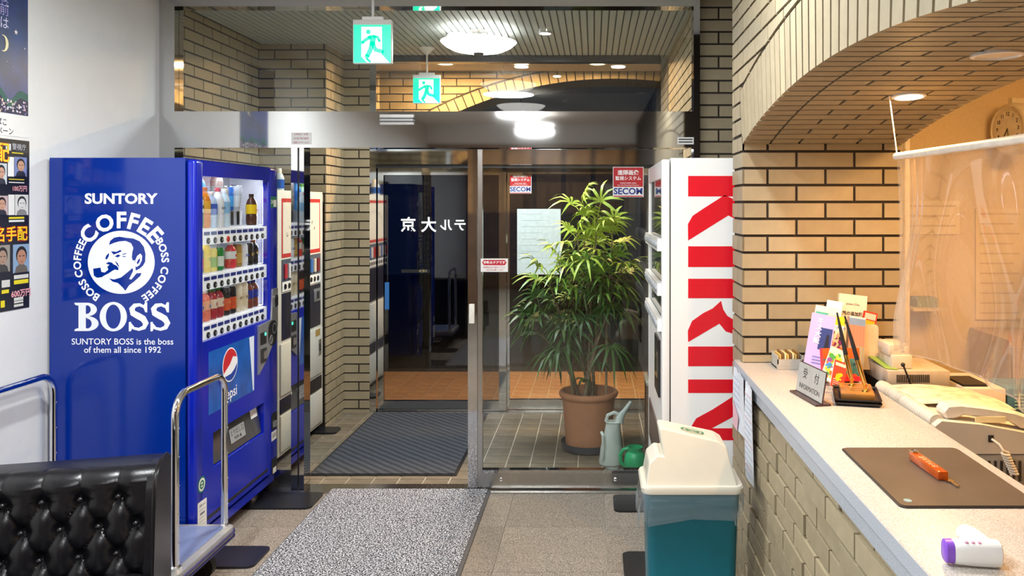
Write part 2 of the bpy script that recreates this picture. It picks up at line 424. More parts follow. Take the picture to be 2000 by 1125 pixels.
# alcove behind the pier
struct(MB().box(1.249, 1.33, 3.565, 4.75, 0, HC).build('wall_alcove', WHITEWALL, loc=(0, 0, 0)), 'wall of the alcove beside the white machine', 'wall')
we = struct(MB().box(.585, 1.33, 4.618, 4.75, 0, HC).build('wall_entrance', MORTAR, loc=(0, 0, 0)), 'tan brick wall strip right of the glass entrance', 'wall')
brick_face(we, 'X', 4.61, -1, .590, 1.24, 1.30, HC, .117)
# ------------------------------------------------------------------ reception room
struct(MB().box(1.249, 4.3, 4.15, 4.25, 0, HC).build('wall_reception', CREAM, loc=(0, 0, 0)), 'cream wall at the far end of the reception office', 'wall')
struct(MB().box(3.1, 3.2, -2.8, 4.15, 0, HC).build('wall_office', CREAM, loc=(0, 0, 0)), 'cream side wall of the reception office', 'wall')
struct(MB().box(1.249, 3.2, -2.9, -2.8, 0, HC).build('wall_office_back', CREAM, loc=(0, 0, 0)), 'cream wall behind the reception office', 'wall')
struct(MB().box(1.249, 4.3, -2.8, 4.25, 2.5, 2.58).build('ceiling_office', CEIL, loc=(0, 0, 0)), 'office ceiling', 'ceiling')
struct(MB().box(.70, 4.3, -2.8, 4.15, -.06, 0).build('floor_office', pm('office_floor', (.25, .2, .15), .7), loc=(0, 0, 0)), 'office floor behind the counter', 'floor')
for x in (2.36,):
    struct(MB().box(x, x+.03, 4.135, 4.15, 0, 2.5).build('trim_3', pm('cream_trim', (.7, .55, .33), .5), loc=(0, 0, 0)), 'narrow cream joint strip on the office wall', 'trim')
# ------------------------------------------------------------------ vestibule
wv = struct(MB().box(-2.55, -2.408, 4.66, 5.878, 0, HC).box(-2.55, -1.928, 5.878, 6.308, 0, HC).box(-2.55, -1.72, 6.308, 6.42, 0, HC)
            .build('wall_vestibule_left', MORTAR, loc=(0, 0, 0)), 'tan brick wall and pier on the left between the two doors', 'wall')
brick_face(wv, 'Y', -2.40, 1, 4.66, 5.87, 1.62, HC, .03)
brick_face(wv, 'X', 5.87, -1, -2.40, -1.92, 1.62, HC, .117)
brick_face(wv, 'Y', -1.92, 1, 5.87, 6.30, 0, HC, .12)
brick_face(wv, 'X', 6.30, -1, -1.92, -1.725, 0, HC, .117)
wvr = struct(MB().box(.578, .70, 4.75, 6.42, 0, HC).build('wall_vestibule_right', MORTAR, loc=(0, 0, 0)), 'tan brick wall on the right between the two doors', 'wall')
brick_face(wvr, 'Y', .57, -1, 4.66, 6.30, .62, HC, .06)
cv = struct(MB().box(-2.55, .70, 4.66, 6.42, HC+.012, HC+.08).build('ceiling_vestibule', pm('ceiling_back', (.14, .14, .13), .8), loc=(0, 0, 0)), 'grey ribbed slat ceiling between the two doors', 'ceiling')
RIB = pm('ceiling_rib', (.40, .43, .43), .55, var=.03)
for i in range(66):
    piece('slat', (-2.36+.045*i, 5.52, HC+.004), (.036, 1.68, .016), RIB, cv)
# ------------------------------------------------------------------ porch
PY = 7.2; PX, PR = .18, 3.39; PCZ = 2.71-PR
def parc(x): return PCZ+math.sqrt(max(PR*PR-(x-PX)**2, 0))
def parco(x): return PCZ+math.sqrt(max((PR+.12)**2-(x-PX)**2, 0))
mb = MB()
mb.box(-3.3, -2.15, PY+.008, PY+.5, 0, HC+.35); mb.box(2.5, 3.5, PY+.008, PY+.5, 0, HC+.35)
N = 24
for i in range(N):
    x0 = -2.15+4.65*i/N; x1 = -2.15+4.65*(i+1)/N
    mb.add([(x, y, z) for y in (PY+.008, PY+.5) for (x, z) in ((x0, parc(x0)+.004), (x1, parc(x1)+.004), (x1, HC+.35), (x0, HC+.35))],
           [(0,1,2,3),(7,6,5,4),(0,4,5,1),(2,6,7,3)])
wp = struct(mb.build('wall_porch', MORTAR, loc=(0, 0, 0)), 'orange-lit brick porch wall with a wide flat arch', 'wall')
BRICKP = BRICK
brick_face(wp, 'X', PY, -1, -2.9, 1.6, 2.0, HC+.02, .05, BRICKP, lowfn=parco)
hp = math.asin(2.2/PR)
arch_bricks(wp, PX, PCZ, PR, -hp, .55, BRICKP, lambda u, z, d: (u, PY+d, z), .02, pitch=.075, width=.066, length=.11)
struct(MB().box(-3.3, 3.5, 6.42, 7.7, HC+.02, HC+.1).build('ceiling_porch', pm('porch_ceiling', (.62, .55, .45), .7), loc=(0, 0, 0)), 'porch ceiling with three downlights', 'ceiling')
struct(MB().box(-3.4, -3.2, 6.42, 7.7, 0, HC+.1).build('wall_porch_left', BRICK, loc=(0, 0, 0)), 'side wall of the porch', 'wall')
struct(MB().box(3.4, 3.5, 6.42, 7.7, 0, HC+.1).build('wall_porch_right', BRICK, loc=(0, 0, 0)), 'other side wall of the porch', 'wall')
# ------------------------------------------------------------------ front entrance: frame, transom, sidelight, sliding door
DY = 4.61
t1 = thing('trim_1', 'polished steel entrance frame with wide header rail', 'door frame', (-.9, DY, 0)); t1['kind'] = 'structure'
MB().box(-2.42, -2.335, DY-.05, DY+.05, 0, HC).build('jamb', STEEL, t1)
MB().box(.555, .590, DY-.05, DY+.05, 0, HC).build('jamb', STEEL, t1)
MB().box(-2.335, .555, DY-.06, DY+.06, 1.917, 2.119).build('header', STEEL, t1)
MB().box(-2.335, .555, DY-.05, DY+.05, 2.705, HC).build('top_rail', STEEL, t1)
MB().box(-1.686, -1.650, DY-.05, DY+.03, 0, 1.917).build('post', STEEL, t1)
MB().box(-1.640, -1.614, DY-.05, DY+.05, 0, 1.917).box(-1.650, -1.640, DY-.03, DY+.03, 0, 1.917, STEELD).build('post', STEEL, t1)
MB().box(-2.335, .555, DY-.075, DY+.07, -.002, .006).build('sill', STEEL2, t1)
MB().box(-2.335, -1.686, DY-.02, DY+.02, .006, .115).build('bottom_rail', STEEL2, t1)
MB().box(-1.186, -1.0, DY-.075, DY-.06, 2.045, 2.10).box(-1.186, -1.0, DY-.078, DY-.06, 2.058, 2.066, STEELD).box(-1.186, -1.0, DY-.078, DY-.06, 2.075, 2.083, STEELD).build('sensor_box', STEEL2, t1)
MB().box(-2.335, .555, DY-.004, DY+.004, 2.119, 2.705).build('window_1', GLASS, loc=(0, 0, 0))
struct(bpy.data.objects['window_1'], 'clear transom glass above the entrance header', 'window')
struct(MB().box(-2.335, -1.686, DY-.004, DY+.004, .115, 1.917).build('window_2', GLASS, loc=(0, 0, 0)), 'clear side glass left of the entrance opening', 'window')
d1 = thing('door_1', 'sliding glass entrance door leaf in front of the potted palm', 'door', (-.1, DY, 0)); d1['kind'] = 'structure'
a, b = -.706, .50; y0, y1 = DY-.022, DY+.018
MB().box(a, a+.052, y0, y1, .015, 1.911).build('stile', STEEL, d1)
MB().box(a+.054, a+.081, y0+.004, y1, .015, 1.911).build('stile', STEEL2, d1)
MB().box(b-.06, b, y0, y1, .015, 1.911).build('stile', STEEL, d1)
MB().box(a+.081, b-.06, y0, y1, 1.826, 1.911).build('top_rail', STEEL, d1)
br = MB().box(a+.081, b-.06, y0, y1, .015, .098).build('bottom_rail', STEEL2, d1)
MB().box(a+.081, b-.06, y0-.006, y1, .098, .116).build('glazing_bead', STEEL, d1)
MB().box(a+.081, b-.06, DY-.006, DY+.002, .116, 1.826).build('pane', GLASS, d1)
for x in (-.52, .12):
    MB().lathe([(.011, 0), (.010, .003), (.004, .006), (1e-4, .006)], M=FRM((x, y0, .062), 'S')).build('screw', CHROME, br)
h = MB().rbox(-.699, -.668, y0-.012, y0, .936, 1.045, .004, mat=pm('handle_white', (.8, .78, .7), .4)).build('handle', WHITEP, d1)
# ------------------------------------------------------------------ second glazed screen
EY = 6.35
t2 = thing('trim_2', 'steel frame of the second glass doors beyond the vestibule', 'door frame', (-.6, EY, 0)); t2['kind'] = 'structure'
MB().box(-1.725, -1.675, EY-.05, EY+.05, 0, HC).build('jamb', STEEL, t2)
MB().box(.515, .575, EY-.05, EY+.05, 0, HC).build('jamb', STEEL, t2)
MB().box(-1.675, .515, EY-.05, EY+.05, 1.912, 2.03).build('header', STEEL, t2)
MB().box(-1.675, .515, EY-.05, EY+.05, 2.70, HC).build('top_rail', STEELD, t2)
MB().box(-1.675, .515, EY-.06, EY+.06, -.002, .006).build('sill', STEEL2, t2)
MB().box(-1.675, .515, EY-.03, EY+.03, 1.885, 1.912).build('track', BLACKP, t2)
struct(MB().box(-1.675, .515, EY-.004, EY+.004, 2.03, 2.70).build('window_3', GLASS, loc=(0, 0, 0)), 'clear transom glass above the second doors', 'window')
TINT = clear('tinted_glass', (.62, .66, .72), .075)
d2 = thing('door_2', 'far glass door leaf with reversed white hotel lettering', 'door', (-1.2, EY, 0)); d2['kind'] = 'structure'
def leaf(p, a, b, y, gl):
    MB().box(a, a+.045, y-.02, y+.02, .01, 1.885).build('stile', STEEL, p); MB().box(b-.055, b, y-.02, y+.02, .01, 1.885).build('stile', STEEL, p)
    MB().box(a+.045, b-.055, y-.02, y+.02, 1.83, 1.885).build('top_rail', STEEL, p); MB().box(a+.045, b-.055, y-.02, y+.02, .01, .085).build('bottom_rail', STEEL2, p)
    return MB().box(a+.045, b-.055, y-.004, y+.004, .085, 1.83).build('pane', gl, p)
leaf(d2, -1.67, -.678, EY-.005, TINT)
mb = MB(); WH = flat('#f4f4f4')
for ch, px, sz in (('京', 798, .122), ('大', 838, .122), ('ル', 872, .100), ('テ', 899, .100), ('ホ', 927, .100)):
    p = at(px, 441, EY+.001); put_text(mb, ch, sz, FRM((p.x, EY-.010, p.z), 'S'), WH, bold=.022, mirror=True, z=.0005)
mb.build('lettering', WH, d2)
mb = MB(); mb.box(-1.49, -1.27, EY-.014, EY-.010, 1.075, 1.10); p = FRM((-1.32, EY-.014, 1.087), 'S'); put_text(mb, '◁ 引く', .022, p, flat('#d8c890'))
mb.build('pull_strip', BLACKP, d2)
mb = MB(); mb.box(-1.618, -1.585, EY-.011, EY-.0095, .79, 1.0, flat('#2d68a8')); mb.build('notice', PAPER, d2)
d3 = thing('door_3', 'far fixed glass panel behind the potted palm', 'door', (0, EY, 0)); d3['kind'] = 'structure'
leaf(d3, -.70, .515, EY+.04, GLASS)
MB().rbox(-.722, -.692, EY+.002, EY+.02, .80, .93, .004).build('handle', STEELD, d3)
# ------------------------------------------------------------------ lamps
def area(name, loc, size, power, col, parent=None, rot=(0, 0, 0), shape='DISK', sy=None, spread=None):
    l = bpy.data.lights.new(name, 'AREA'); l.energy = power; l.color = col; l.shape = shape; l.size = size
    if sy: l.size_y = sy
    if spread: l.spread = spread
    o = bpy.data.objects.new(name, l); COL.objects.link(o); o.rotation_euler = rot
    if parent is not None: o.parent = parent; o.location = Vector(loc)-wloc(parent)
    else: o.location = loc
    return o
def dish_lamp(x, y, z, d, label, power, col, strength):
    t = thing('dish_lamp', label, 'ceiling lamp', (x, y, z))
    r = d/2
    MB().lathe([(.035, -.052), (.10, -.050), (.17*d/.5, -.036), (.215*d/.5, -.014), (r*.98, .012), (r, .018), (r*.96, .014), (.2*d/.5, -.006), (.05, -.03)], (x, y, z), 40, caps=False).build('shade', em('dish_glow', (1, .97, .92), strength), t)
    MB().lathe([(.036, -.056), (.03, -.066), (1e-4, -.068)], (x, y, z), 20).build('finial', STEELD, t)
    MB().cyl((x, y, z-.05), (x, y, HC), .008).lathe([(.06, HC-.012-z), (.06, HC-z)], (x, y, z), 20).build('rod', STEEL2, t)
    area('lamp_light', (x, y, z-.075), d*.9, power, col, t)
    return t
dish_lamp(-.76, 5.4, 2.655, .50, 'glowing white glass dish lamp under the ribbed ceiling behind the transom', POWER['vest'], COOLV, 4)
dish_lamp(-.75, .80, 2.60, .50, 'white glass dish lamp on the lobby ceiling in front of the camera', POWER['lobby'], COOL, 4)
dish_lamp(-.75, -1.3, 2.60, .50, 'white glass dish lamp on the lobby ceiling near the wood wall', POWER['lobby'], COOL, 4)
def downlight(x, y, z, r, label, power, col, glow, group=None, tilt=0, spread=None):
    t = thing('downlight', label, 'downlight', (x, y, z), group)
    t.rotation_euler = (tilt, 0, 0)
    MB().lathe([(r*.82, .002), (r, -.002), (r*1.02, -.008), (r*.86, -.010), (r*.8, -.003)], n=28, caps=False).build('trim_ring', WHITEP, t, True)
    MB().lathe([(1e-4, -.0055), (r*.82, -.0045)], n=28, caps=False).build('lens', glow, t, True)
    if power:
        o = area('lamp_light', (0, 0, 0), r*1.5, power, col, None, spread=spread); o.parent = t; o.location = (0, 0, -.016)
    return t
GW = em('warm_glow', (1, .80, .52), 14); GC = em('cool_glow', (1, .97, .92), 16)
OFF = pm('frosted_off', (.75, .66, .5), .5)
downlight(-.325, 5.46, HC-.006, .045, 'small bright spot lamp in the ribbed ceiling right of the dish lamp', POWER['vdown'], COOL, GC)
for i, wd in enumerate(('left', 'middle', 'right')):
    downlight((-1.5, -.60, .20)[i], 2.45, HC-.001, .075, 'white lobby ceiling downlight, %s of the row of three' % wd, POWER['lspot']*(1.8, .85, 1.0)[i], COOL, GC, 'lobby ceiling downlights')
for i, wd in enumerate(('left', 'middle', 'right')):
    downlight(-1.23+.63*i, 6.77, HC+.018, .075, 'warm porch downlight, %s of the row of three' % wd, POWER['porch'], WARM2, GW, 'porch ceiling downlights')
downlight(1.015, 2.64, arc_in(2.64)+.002, .052, 'lit warm round downlight in the brick arch soffit', POWER['soffit'], WARM, GW, 'arch soffit downlights', -math.asin((2.64-AY)/AR))
downlight(1.01, 2.05, arc_in(2.05)+.002, .062, 'unlit pale round downlight in the brick arch soffit', 0, WARM, OFF, 'arch soffit downlights', -math.asin((2.05-AY)/AR))
lt = thing('office_lamp', 'square ceiling light panel inside the reception office', 'ceiling lamp', (2.1, 2.4, 2.47))
MB().box(1.8, 2.4, 2.1, 2.7, 2.47, 2.50).build('panel', em('office_glow', (1, .76, .45), 6), lt)
area('lamp_light', (2.1, 2.4, 2.455), .6, POWER['reception'], WARM, lt, shape='SQUARE')
sd_ = thing('smoke_detector', 'round ring fixture on the ribbed ceiling left of the dish lamp', 'detector', (-.92, 5.52, HC-.006))
MB().lathe([(.07, .002), (.07, -.010), (.055, -.014), (.05, -.004)], (-.92, 5.52, HC-.006), 28, caps=False).build('ring', WHITEP, sd_)
MB().lathe([(.048, -.002), (.04, -.016), (1e-4, -.018)], (-.92, 5.52, HC-.006), 24).build('dome', pm('detector_grey', (.35, .35, .33), .5), sd_)
# ------------------------------------------------------------------ exit signs
EG = em('exit_green', (0, .60, .32), 1.0); EWH = em('exit_white', (.86, 1, .93), 1.25)
def exit_sign(px0, px1, py0, py1, pm0, Y, label):
    a = at(px0, py0, Y); b = at(px1, py1, Y); w = b.x-a.x; hgt = a.z-b.z; cx = (a.x+b.x)/2
    t = thing('exit_sign', label, 'exit sign', (cx, Y, b.z), 'hanging green exit signs')
    MB().rbox(a.x, b.x, Y, Y+.03, b.z, a.z, .004).box(cx-w*.27, cx+w*.27, Y+.004, Y+.026, a.z, a.z+.016).build('case', WHITEP, t)
    M = FRM((a.x, Y, b.z), 'S'); fh = hgt*.88
    mb = MB(); mb.flatpoly([(w*.02, w*.02), (w*.98, w*.02), (w*.98, fh), (w*.02, fh)], .0004, EG, M); mb.build('face', EG, t)
    def q(x, y): return (w*(x-1338)/276, fh*(1-(y-180)/266))
    mb = MB()
    mb.flatpoly([q(*p) for p in ((1400,195),(1545,195),(1545,385),(1598,440),(1440,440),(1400,400))], .0012, EWH, M)
    mb.build('door_symbol', EWH, t)
    mb = MB(); c = q(1449, 229); mb.disc(c[0], c[1], w*.062, .0020, EG, M)
    mb.flatpoly([q(*p) for p in ((1440,262),(1460,252),(1500,252),(1506,264),(1496,318),(1458,322),(1460,282))], .0020, EG, M)
    for pts, ww in ((((1462,268),(1432,283),(1406,303)), .085), (((1488,260),(1515,266),(1528,292)), .075),
                    (((1476,310),(1462,358),(1440,398)), .12), (((1482,308),(1500,352),(1558,368)), .11), (((1440,416),(1460,432)), .06)):
        mb.stroke([q(*p) for p in pts], w*ww, .0020, EG, M)
    mb.build('running_figure', EG, t)
    MB().cyl((cx, Y+.015, a.z+.016), (cx, Y+.015, HC-.03), .007).lathe([(.012, HC-.05-a.z), (.06, HC-.004-a.z)], (cx, Y+.015, a.z), 20).build('stem', WHITEP, t)
exit_sign(689, 765, 38, 124, 5, 4.25, 'larger green running-figure exit sign hanging in front of the transom')
exit_sign(806, 860, 146, 202, 105, 6.0, 'smaller green running-figure exit sign hanging behind the transom')
# ------------------------------------------------------------------ blue vending machine
X0, XF, Y0, Y1 = -2.405, -1.76, 3.62, 4.56
BLUE = pm('machine_blue', (.001, .026, .27), .11, var=.03, scale=4)
BLUE2 = pm('machine_blue_front', (.003, .016, .42), .22, var=.03, scale=4)
vm = thing('vending_machine', 'royal blue drink vending machine with white coffee emblem on its side', 'vending machine', ((X0+XF)/2, (Y0+Y1)/2, .0))
mb = MB(); mb.box(X0, -2.0, Y0, Y1, .08, 1.808)
mb.box(-2.0, -1.806, Y0, Y0+.04, .08, 1.808).box(-2.0, -1.806, Y1-.04, Y1, .08, 1.808).box(-2.0, -1.806, Y0+.04, Y1-.04, 1.76, 1.808).box(-2.0, -1.806, Y0+.04, Y1-.04, .08, .955)
body = mb.build('body', BLUE, vm)
wy0, wy1, wz0, wz1 = 3.695, 4.445, .98, 1.73
dx0, dx1 = -1.802, XF
mb = MB(); mb.rbox(dx0, dx1, Y0, wy0, .12, 1.80, .014, 3).rbox(dx0, dx1, wy1, Y1, .12, 1.80, .014, 3).box(dx0, dx1-.002, wy0-.012, wy1+.012, wz1, 1.797)
sy0, sy1, sz0, sz1 = 3.79, 4.375, .384, .545
mb.box(dx0, dx1-.002, wy0-.012, wy1+.012, sz1, wz0).box(dx0, dx1-.002, wy0-.012, sy0, .14, sz1).box(dx0, dx1-.002, sy1, wy1+.012, .14, sz1).box(dx0, dx1-.002, sy0, sy1, .14, sz0)
door = mb.build('front_door', BLUE2, vm)
MB().rbox(-2.38, -1.80, Y0+.01, Y1-.01, .055, .12, .006).box(-1.80, -1.775, Y0+.02, Y1-.02, .075, .118).build('plinth', BLUE2, vm)
for yy in (Y0+.08, Y1-.10):
    MB().cyl((-1.87, yy, .012), (-1.87, yy, .06), .022).lathe([(.04, 0), (.04, .012)], (-1.87, yy, .010), 16).build('foot', STEEL2, vm)
for yy in (Y0+.08, Y1-.10): MB().cyl((-2.33, yy, .0), (-2.33, yy, .06), .022).build('foot', STEEL2, vm)
MB().box(-1.772, -1.768, wy0-.004, wy1+.004, wz0-.002, wz1+.002).build('display_glass', CLEARW, vm)
LITW = pm('cabinet_white', (.86, .88, .90), .4, var=.01)
cab = MB().box(-1.999, -1.99, wy0-.03, wy1+.03, .956, 1.759, pm('cabinet_grey', (.40, .42, .43), .4)).box(-1.99, -1.806, wy0-.034, wy0-.03, .956, 1.759).box(-1.99, -1.806, wy1+.03, wy1+.034, .956, 1.759).build('display_case', LITW, vm)
mb = MB(); put_text(mb, 'SUNTORY', .075, FRM((-1.989, wy0+.21, 1.70), 'E'), flat('#3c4c50'), bold=.02); mb.build('backdrop_lettering', flat('#3c4c50'), cab)
# stepped shelves with price tags and buttons
TAG = flat('#23348f'); BTN = pm('button_black', (.015, .015, .016), .25); GREYB = pm('button_centre', (.55, .55, .55), .3)
UPI = .0686
for r, zb in enumerate((1.434, 1.226, 1.0)):
    zs = zb+.058
    sh = MB().box(-1.985, -1.80, wy0-.025, wy1+.025, zs-.012, zs).box(-1.80, -1.776, wy0-.01, wy1+.01, zb-.018, zs-.008, em('backlit_strip', (.86, .88, .90), .32)).build('shelf', LITW, vm)
    for i in range(10):
        yc = 3.769+UPI*i
        MB().rslab(-.026, .026, -.008, .008, 0, .003, .003, 3, M=FRM((-1.776, yc-.012, zb+.034), 'E')).build('price_tag', TAG, sh)
        mb = MB(); Mb = FRM((-1.776, yc, zb), 'E'); mb.lathe([(.015, 0), (.015, .004), (.012, .006), (1e-4, .006)], n=14, M=Mb)
        mb.stroke([(-.004, -.005), (.004, .0045)], .006, .0062, flat('#c9151d') if (r == 0 and i == 3) else GREYB, Mb, caps=False)
        mb.build('button', flat('#c9151d') if (r == 0 and i == 3) else BTN, sh)
area('case_light', (-1.822, 4.07, 1.7575), .03, POWER['machine']*.55, (.95, .98, 1), vm, (0, .25, 0), 'RECTANGLE', .72)
area('case_light', (-1.806, 3.684, 1.35), .03, POWER['machine']*.5, (.95, .98, 1), vm, (PI/2, 0, -.5), 'RECTANGLE', .7)
area('case_light', (-1.806, 4.458, 1.35), .03, POWER['machine']*.5, (.95, .98, 1), vm, (-PI/2, 0, .5), 'RECTANGLE', .7)
# printed panel: round drink emblem
M = FRM((XF-.002, 3.996, .7815), 'E')
mb = MB(); mb.flatpoly([(-.251, -.1445), (.251, -.1445), (.251, .1445), (-.251, .1445)], .0004, pm('panel_blue', (.012, .12, .52), .2, var=.35, scale=5), M)
pan = mb.build('poster_panel', BLUE2, vm)
cx, cy, R0 = -.03, .045, .082
mb = MB(); mb.disc(cx, cy, R0, .001, flat('#f2f4f8'), M, 40)
R1 = R0*.93
def arcpts(a, b, n=16): return [(cx+R1*math.cos(a+(b-a)*i/n), cy+R1*math.sin(a+(b-a)*i/n)) for i in range(n+1)]
mb.flatpoly(arcpts(math.radians(20), math.radians(205))+[(cx-.045, cy-.018), (cx-.005, cy+.002), (cx+.03, cy+.036)], .0016, flat('#c8202c'), M)
mb.flatpoly(arcpts(math.radians(-140), math.radians(-5))+[(cx+.045, cy-.030), (cx+.01, cy-.045), (cx-.03, cy-.048)], .0016, flat('#1c3f9e'), M)
mb.build('emblem', WH, pan)
mb = MB(); put_text(mb, 'pepsi', .075, M, WH, cx, -.095, .001, bold=.008, rot=.04); mb.build('emblem_lettering', WH, pan)
MB().flatpoly([(.19, .14), (.248, .14), (.248, -.14), (.235, -.14)], .0008, flat('#d7e4f4'), M).build('light_stripe', WH, pan)
# coin panel
M = FRM((XF-.001, 4.41, .84), 'E')
SILV = pm('panel_silver', (.46, .47, .48), .3, .7)
mb = MB(); mb.prism([(-.125, -.13), (-.03, -.075), (.06, .0), (.13, .09), (.13, .30), (.06, .30), (.045, .135), (-.125, .125)], 0, .010, None, M)
cp = mb.build('coin_panel', SILV, vm)
MB().rslab(-.11, -.03, .02, .085, .010, .0105, .004, 3, M=M).build('display', BLACKP, cp)
MB().disc(-.045, .072, .009, .0112, em('led_green', (.05, 1, .45), 4), M, 12).build('led', WH, cp)
MB().rslab(-.005, .115, -.005, .13, .010, .0108, .05, 6, M=M).build('coin_plate', BLACKP, cp)
MB().ring(.075, .085, .03, .022, .012, SILV, M).disc(.03, .03, .026, .012, SILV, M).stroke([(.016, .02), (.044, .045)], .008, .013, BLACKP, M).build('coin_slot', SILV, cp)
MB().rslab(.07, .118, .20, .265, .010, .016, .012, 4, M=M).disc(.094, .233, .014, .0164, BLACKP, M, ry=.022).build('lock', CHROME, cp)
MB().rslab(-.105, -.03, -.075, .0, .010, .013, .004, 3, M=M, mat=STEELD).box(-.09, -.045, -.055, -.015, .013, .018, CHROME, M).build('bill_slot', SILV, cp)
# delivery slot, coin return, stickers
mb = MB(); mb.box(-1.85, -1.845, sy0-.005, sy1+.005, sz0-.005, sz1+.005, BLACKP); mb.box(-1.845, dx0, sy0-.005, sy1+.005, sz0-.008, sz0-.003, BLACKP).build('delivery_recess', BLACKP, vm)
fl_ = MB().add([(-1.80, sy0+.004, sz1-.004), (-1.80, sy1-.004, sz1-.004), (-1.775, sy1-.004, sz0+.004), (-1.775, sy0+.004, sz0+.004), (-1.805, sy0+.004, sz1-.004), (-1.805, sy1-.004, sz1-.004), (-1.780, sy1-.004, sz0+.004), (-1.780, sy0+.004, sz0+.004)],
    [(0,1,2,3),(7,6,5,4),(0,4,5,1),(1,5,6,2),(2,6,7,3),(3,7,4,0)]).build('delivery_flap', pm('smoked_flap', (.07, .072, .075), .12), vm)
M = FRM((-1.788, 4.10, .46), 'E') @ Matrix.Rotation(-.17, 4, 'X')
mb = MB(); mb.flatpoly([(-.085, -.035), (.085, -.035), (.085, .035), (-.085, .035)], .004, flat('#9fa3a6'), M); put_text(mb, 'とりだし口', .03, M, flat('#202020'), 0, .01, .005); put_text(mb, 'PUSH ▲', .022, M, flat('#202020'), 0, -.018, .005)
mb.flatpoly([(.17, .02), (.25, .02), (.25, .065), (.17, .065)], .004, PAPER, M); put_text(mb, 'おすすめ', .017, M, flat('#b02020'), .21, .042, .005); mb.build('flap_label', PAPER, fl_)
M = FRM((XF-.0005, 4.505, .412), 'E')
MB().rslab(-.035, .035, -.045, .045, 0, .004, .008, 3, M=M, mat=BLACKP).box(-.02, .02, -.03, .0, .004, .012, SILV, M).build('coin_return', BLACKP, vm)
mb = MB(); mb.flatpoly([(-.035, -.105), (.035, -.105), (.035, -.055), (-.035, -.055)], .001, PAPER, M); put_text(mb, '返却', .026, M, flat('#303030'), 0, -.08, .002); mb.build('sticker', PAPER, vm)
mb = MB(); mb.rslab(-.035, .035, -.29, -.205, .0, .003, .006, 3, M=M, mat=BLACKP); mb.flatpoly([(-.02, -.285), (.025, -.285), (.025, -.255), (-.02, -.255)], .0032, PAPER, M); mb.build('key_plate', BLACKP, vm)
GRN = flat('#117a58')
M = FRM((XF+.0004, 3.675, .345), 'E'); mb = MB(); mb.disc(0, 0, .036, .0, GRN, M).disc(0, 0, .029, .0008, PAPER, M).ring(0, 0, .020, .012, .0012, GRN, M).stroke([(-.012, 0), (.012, 0)], .006, .0014, GRN, M); mb.build('round_sticker', GRN, vm)
M = FRM((XF+.0004, 3.68, .21), 'E'); mb = MB(); mb.flatpoly(rrect(-.042, .042, -.062, .062, .006, 3), 0, PAPER, M)
for i, (s_, z_) in enumerate((('お問い合せ', .042), ('━━━━━', .022), ('■■■■', .005), ('━━━━━', -.013), ('━━━━', -.03), ('━━━━━', -.046))): put_text(mb, s_, .012, M, flat('#505a6a'), 0, z_, .001)
mb.build('service_label', PAPER, vm)
M = FRM((XF-.001, 4.50, 1.615), 'E'); mb = MB(); mb.flatpoly([(-.042, -.03), (.042, -.03), (.042, .03), (-.042, .03)], .001, GRN, M); put_text(mb, '24', .032, M, WH, -.022, 0, .002, bold=.02); mb.flatpoly([(0, -.026), (.038, -.026), (.038, .012), (0, .012)], .0014, flat('#e2efe6'), M); mb.build('age_sticker', GRN, vm)
MB().box(XF-.003, XF+.0005, Y0+.10, Y1-.14, .165, .178).build('vent_slot', BLACKP, vm)
# side emblem and lettering (traced on the flat side panel)
SW = flat('#eef3fb', .4); SB = BLUE
Ms = FRM((0, Y0, 0), 'S'); sS = F/Y0
def sp(x, y):                                        # crop coordinates of the emblem -> panel metres
    px = 140+x*.3022; py = 360+y*.3022
    return ((px-VX)/sS, CH-(py-VY)/sS)
def spoly(mb, pts, z, mat): mb.flatpoly([sp(*p) for p in pts], z, mat, Ms)
def txt(mb, s, x, y, size, **k): p = sp(x, y); put_text(mb, s, size, Ms, SW, p[0], p[1], .0008, **k)
mb = MB(); txt(mb, 'SUNTORY', 317, 96, .062, bold=.035, xs=1.12); mb.build('maker_lettering', SW, vm)
sc_ = .3022/sS
mb = MB(); c = sp(321, 504); mb.disc(c[0], c[1], 216*sc_, .0006, SW, Ms, 56, ry=204*sc_)
for pts in (((243,392),(250,365),(275,345),(310,338),(350,345),(400,350),(440,368),(468,405),(478,450),(476,500),(462,525),(440,545),(415,557),(413,520),(408,490),(395,492),(390,470),(393,440),(400,410),(385,380),(350,365),(310,368),(275,378)),
            ((255,432),(290,436),(315,424),(325,432),(300,444),(272,454)), ((280,466),(300,453),(318,460),(300,472)),
            ((330,450),(355,444),(356,448),(332,455)), ((330,462),(352,466),(350,470),(330,467)),
            ((218,480),(225,460),(243,443),(241,464),(228,486)),
            ((222,512),(240,501),(262,506),(270,516),(292,526),(303,540),(303,555),(280,550),(262,560),(240,575),(215,587),(195,600),(165,603),(145,590),(140,545),(187,538),(193,566),(214,570),(238,552),(232,532),(246,520)),
            ((280,496),(298,509),(309,536),(302,531),(290,512)),
            ((243,608),(275,615),(320,602),(360,570),(395,540),(398,560),(372,612),(387,615),(420,575),(452,573),(445,592),(400,632),(372,652),(348,688),(330,665),(300,637),(265,628))):
    spoly(mb, pts, .0012, SB)
spoly(mb, ((411,528),(413,490),(425,462),(445,447),(457,462),(455,492),(440,522),(422,534)), .0018, SW)
spoly(mb, ((422,507),(431,488),(445,476),(441,500),(428,517)), .0024, SB)
mb.build('emblem', SW, vm)
mb = MB()
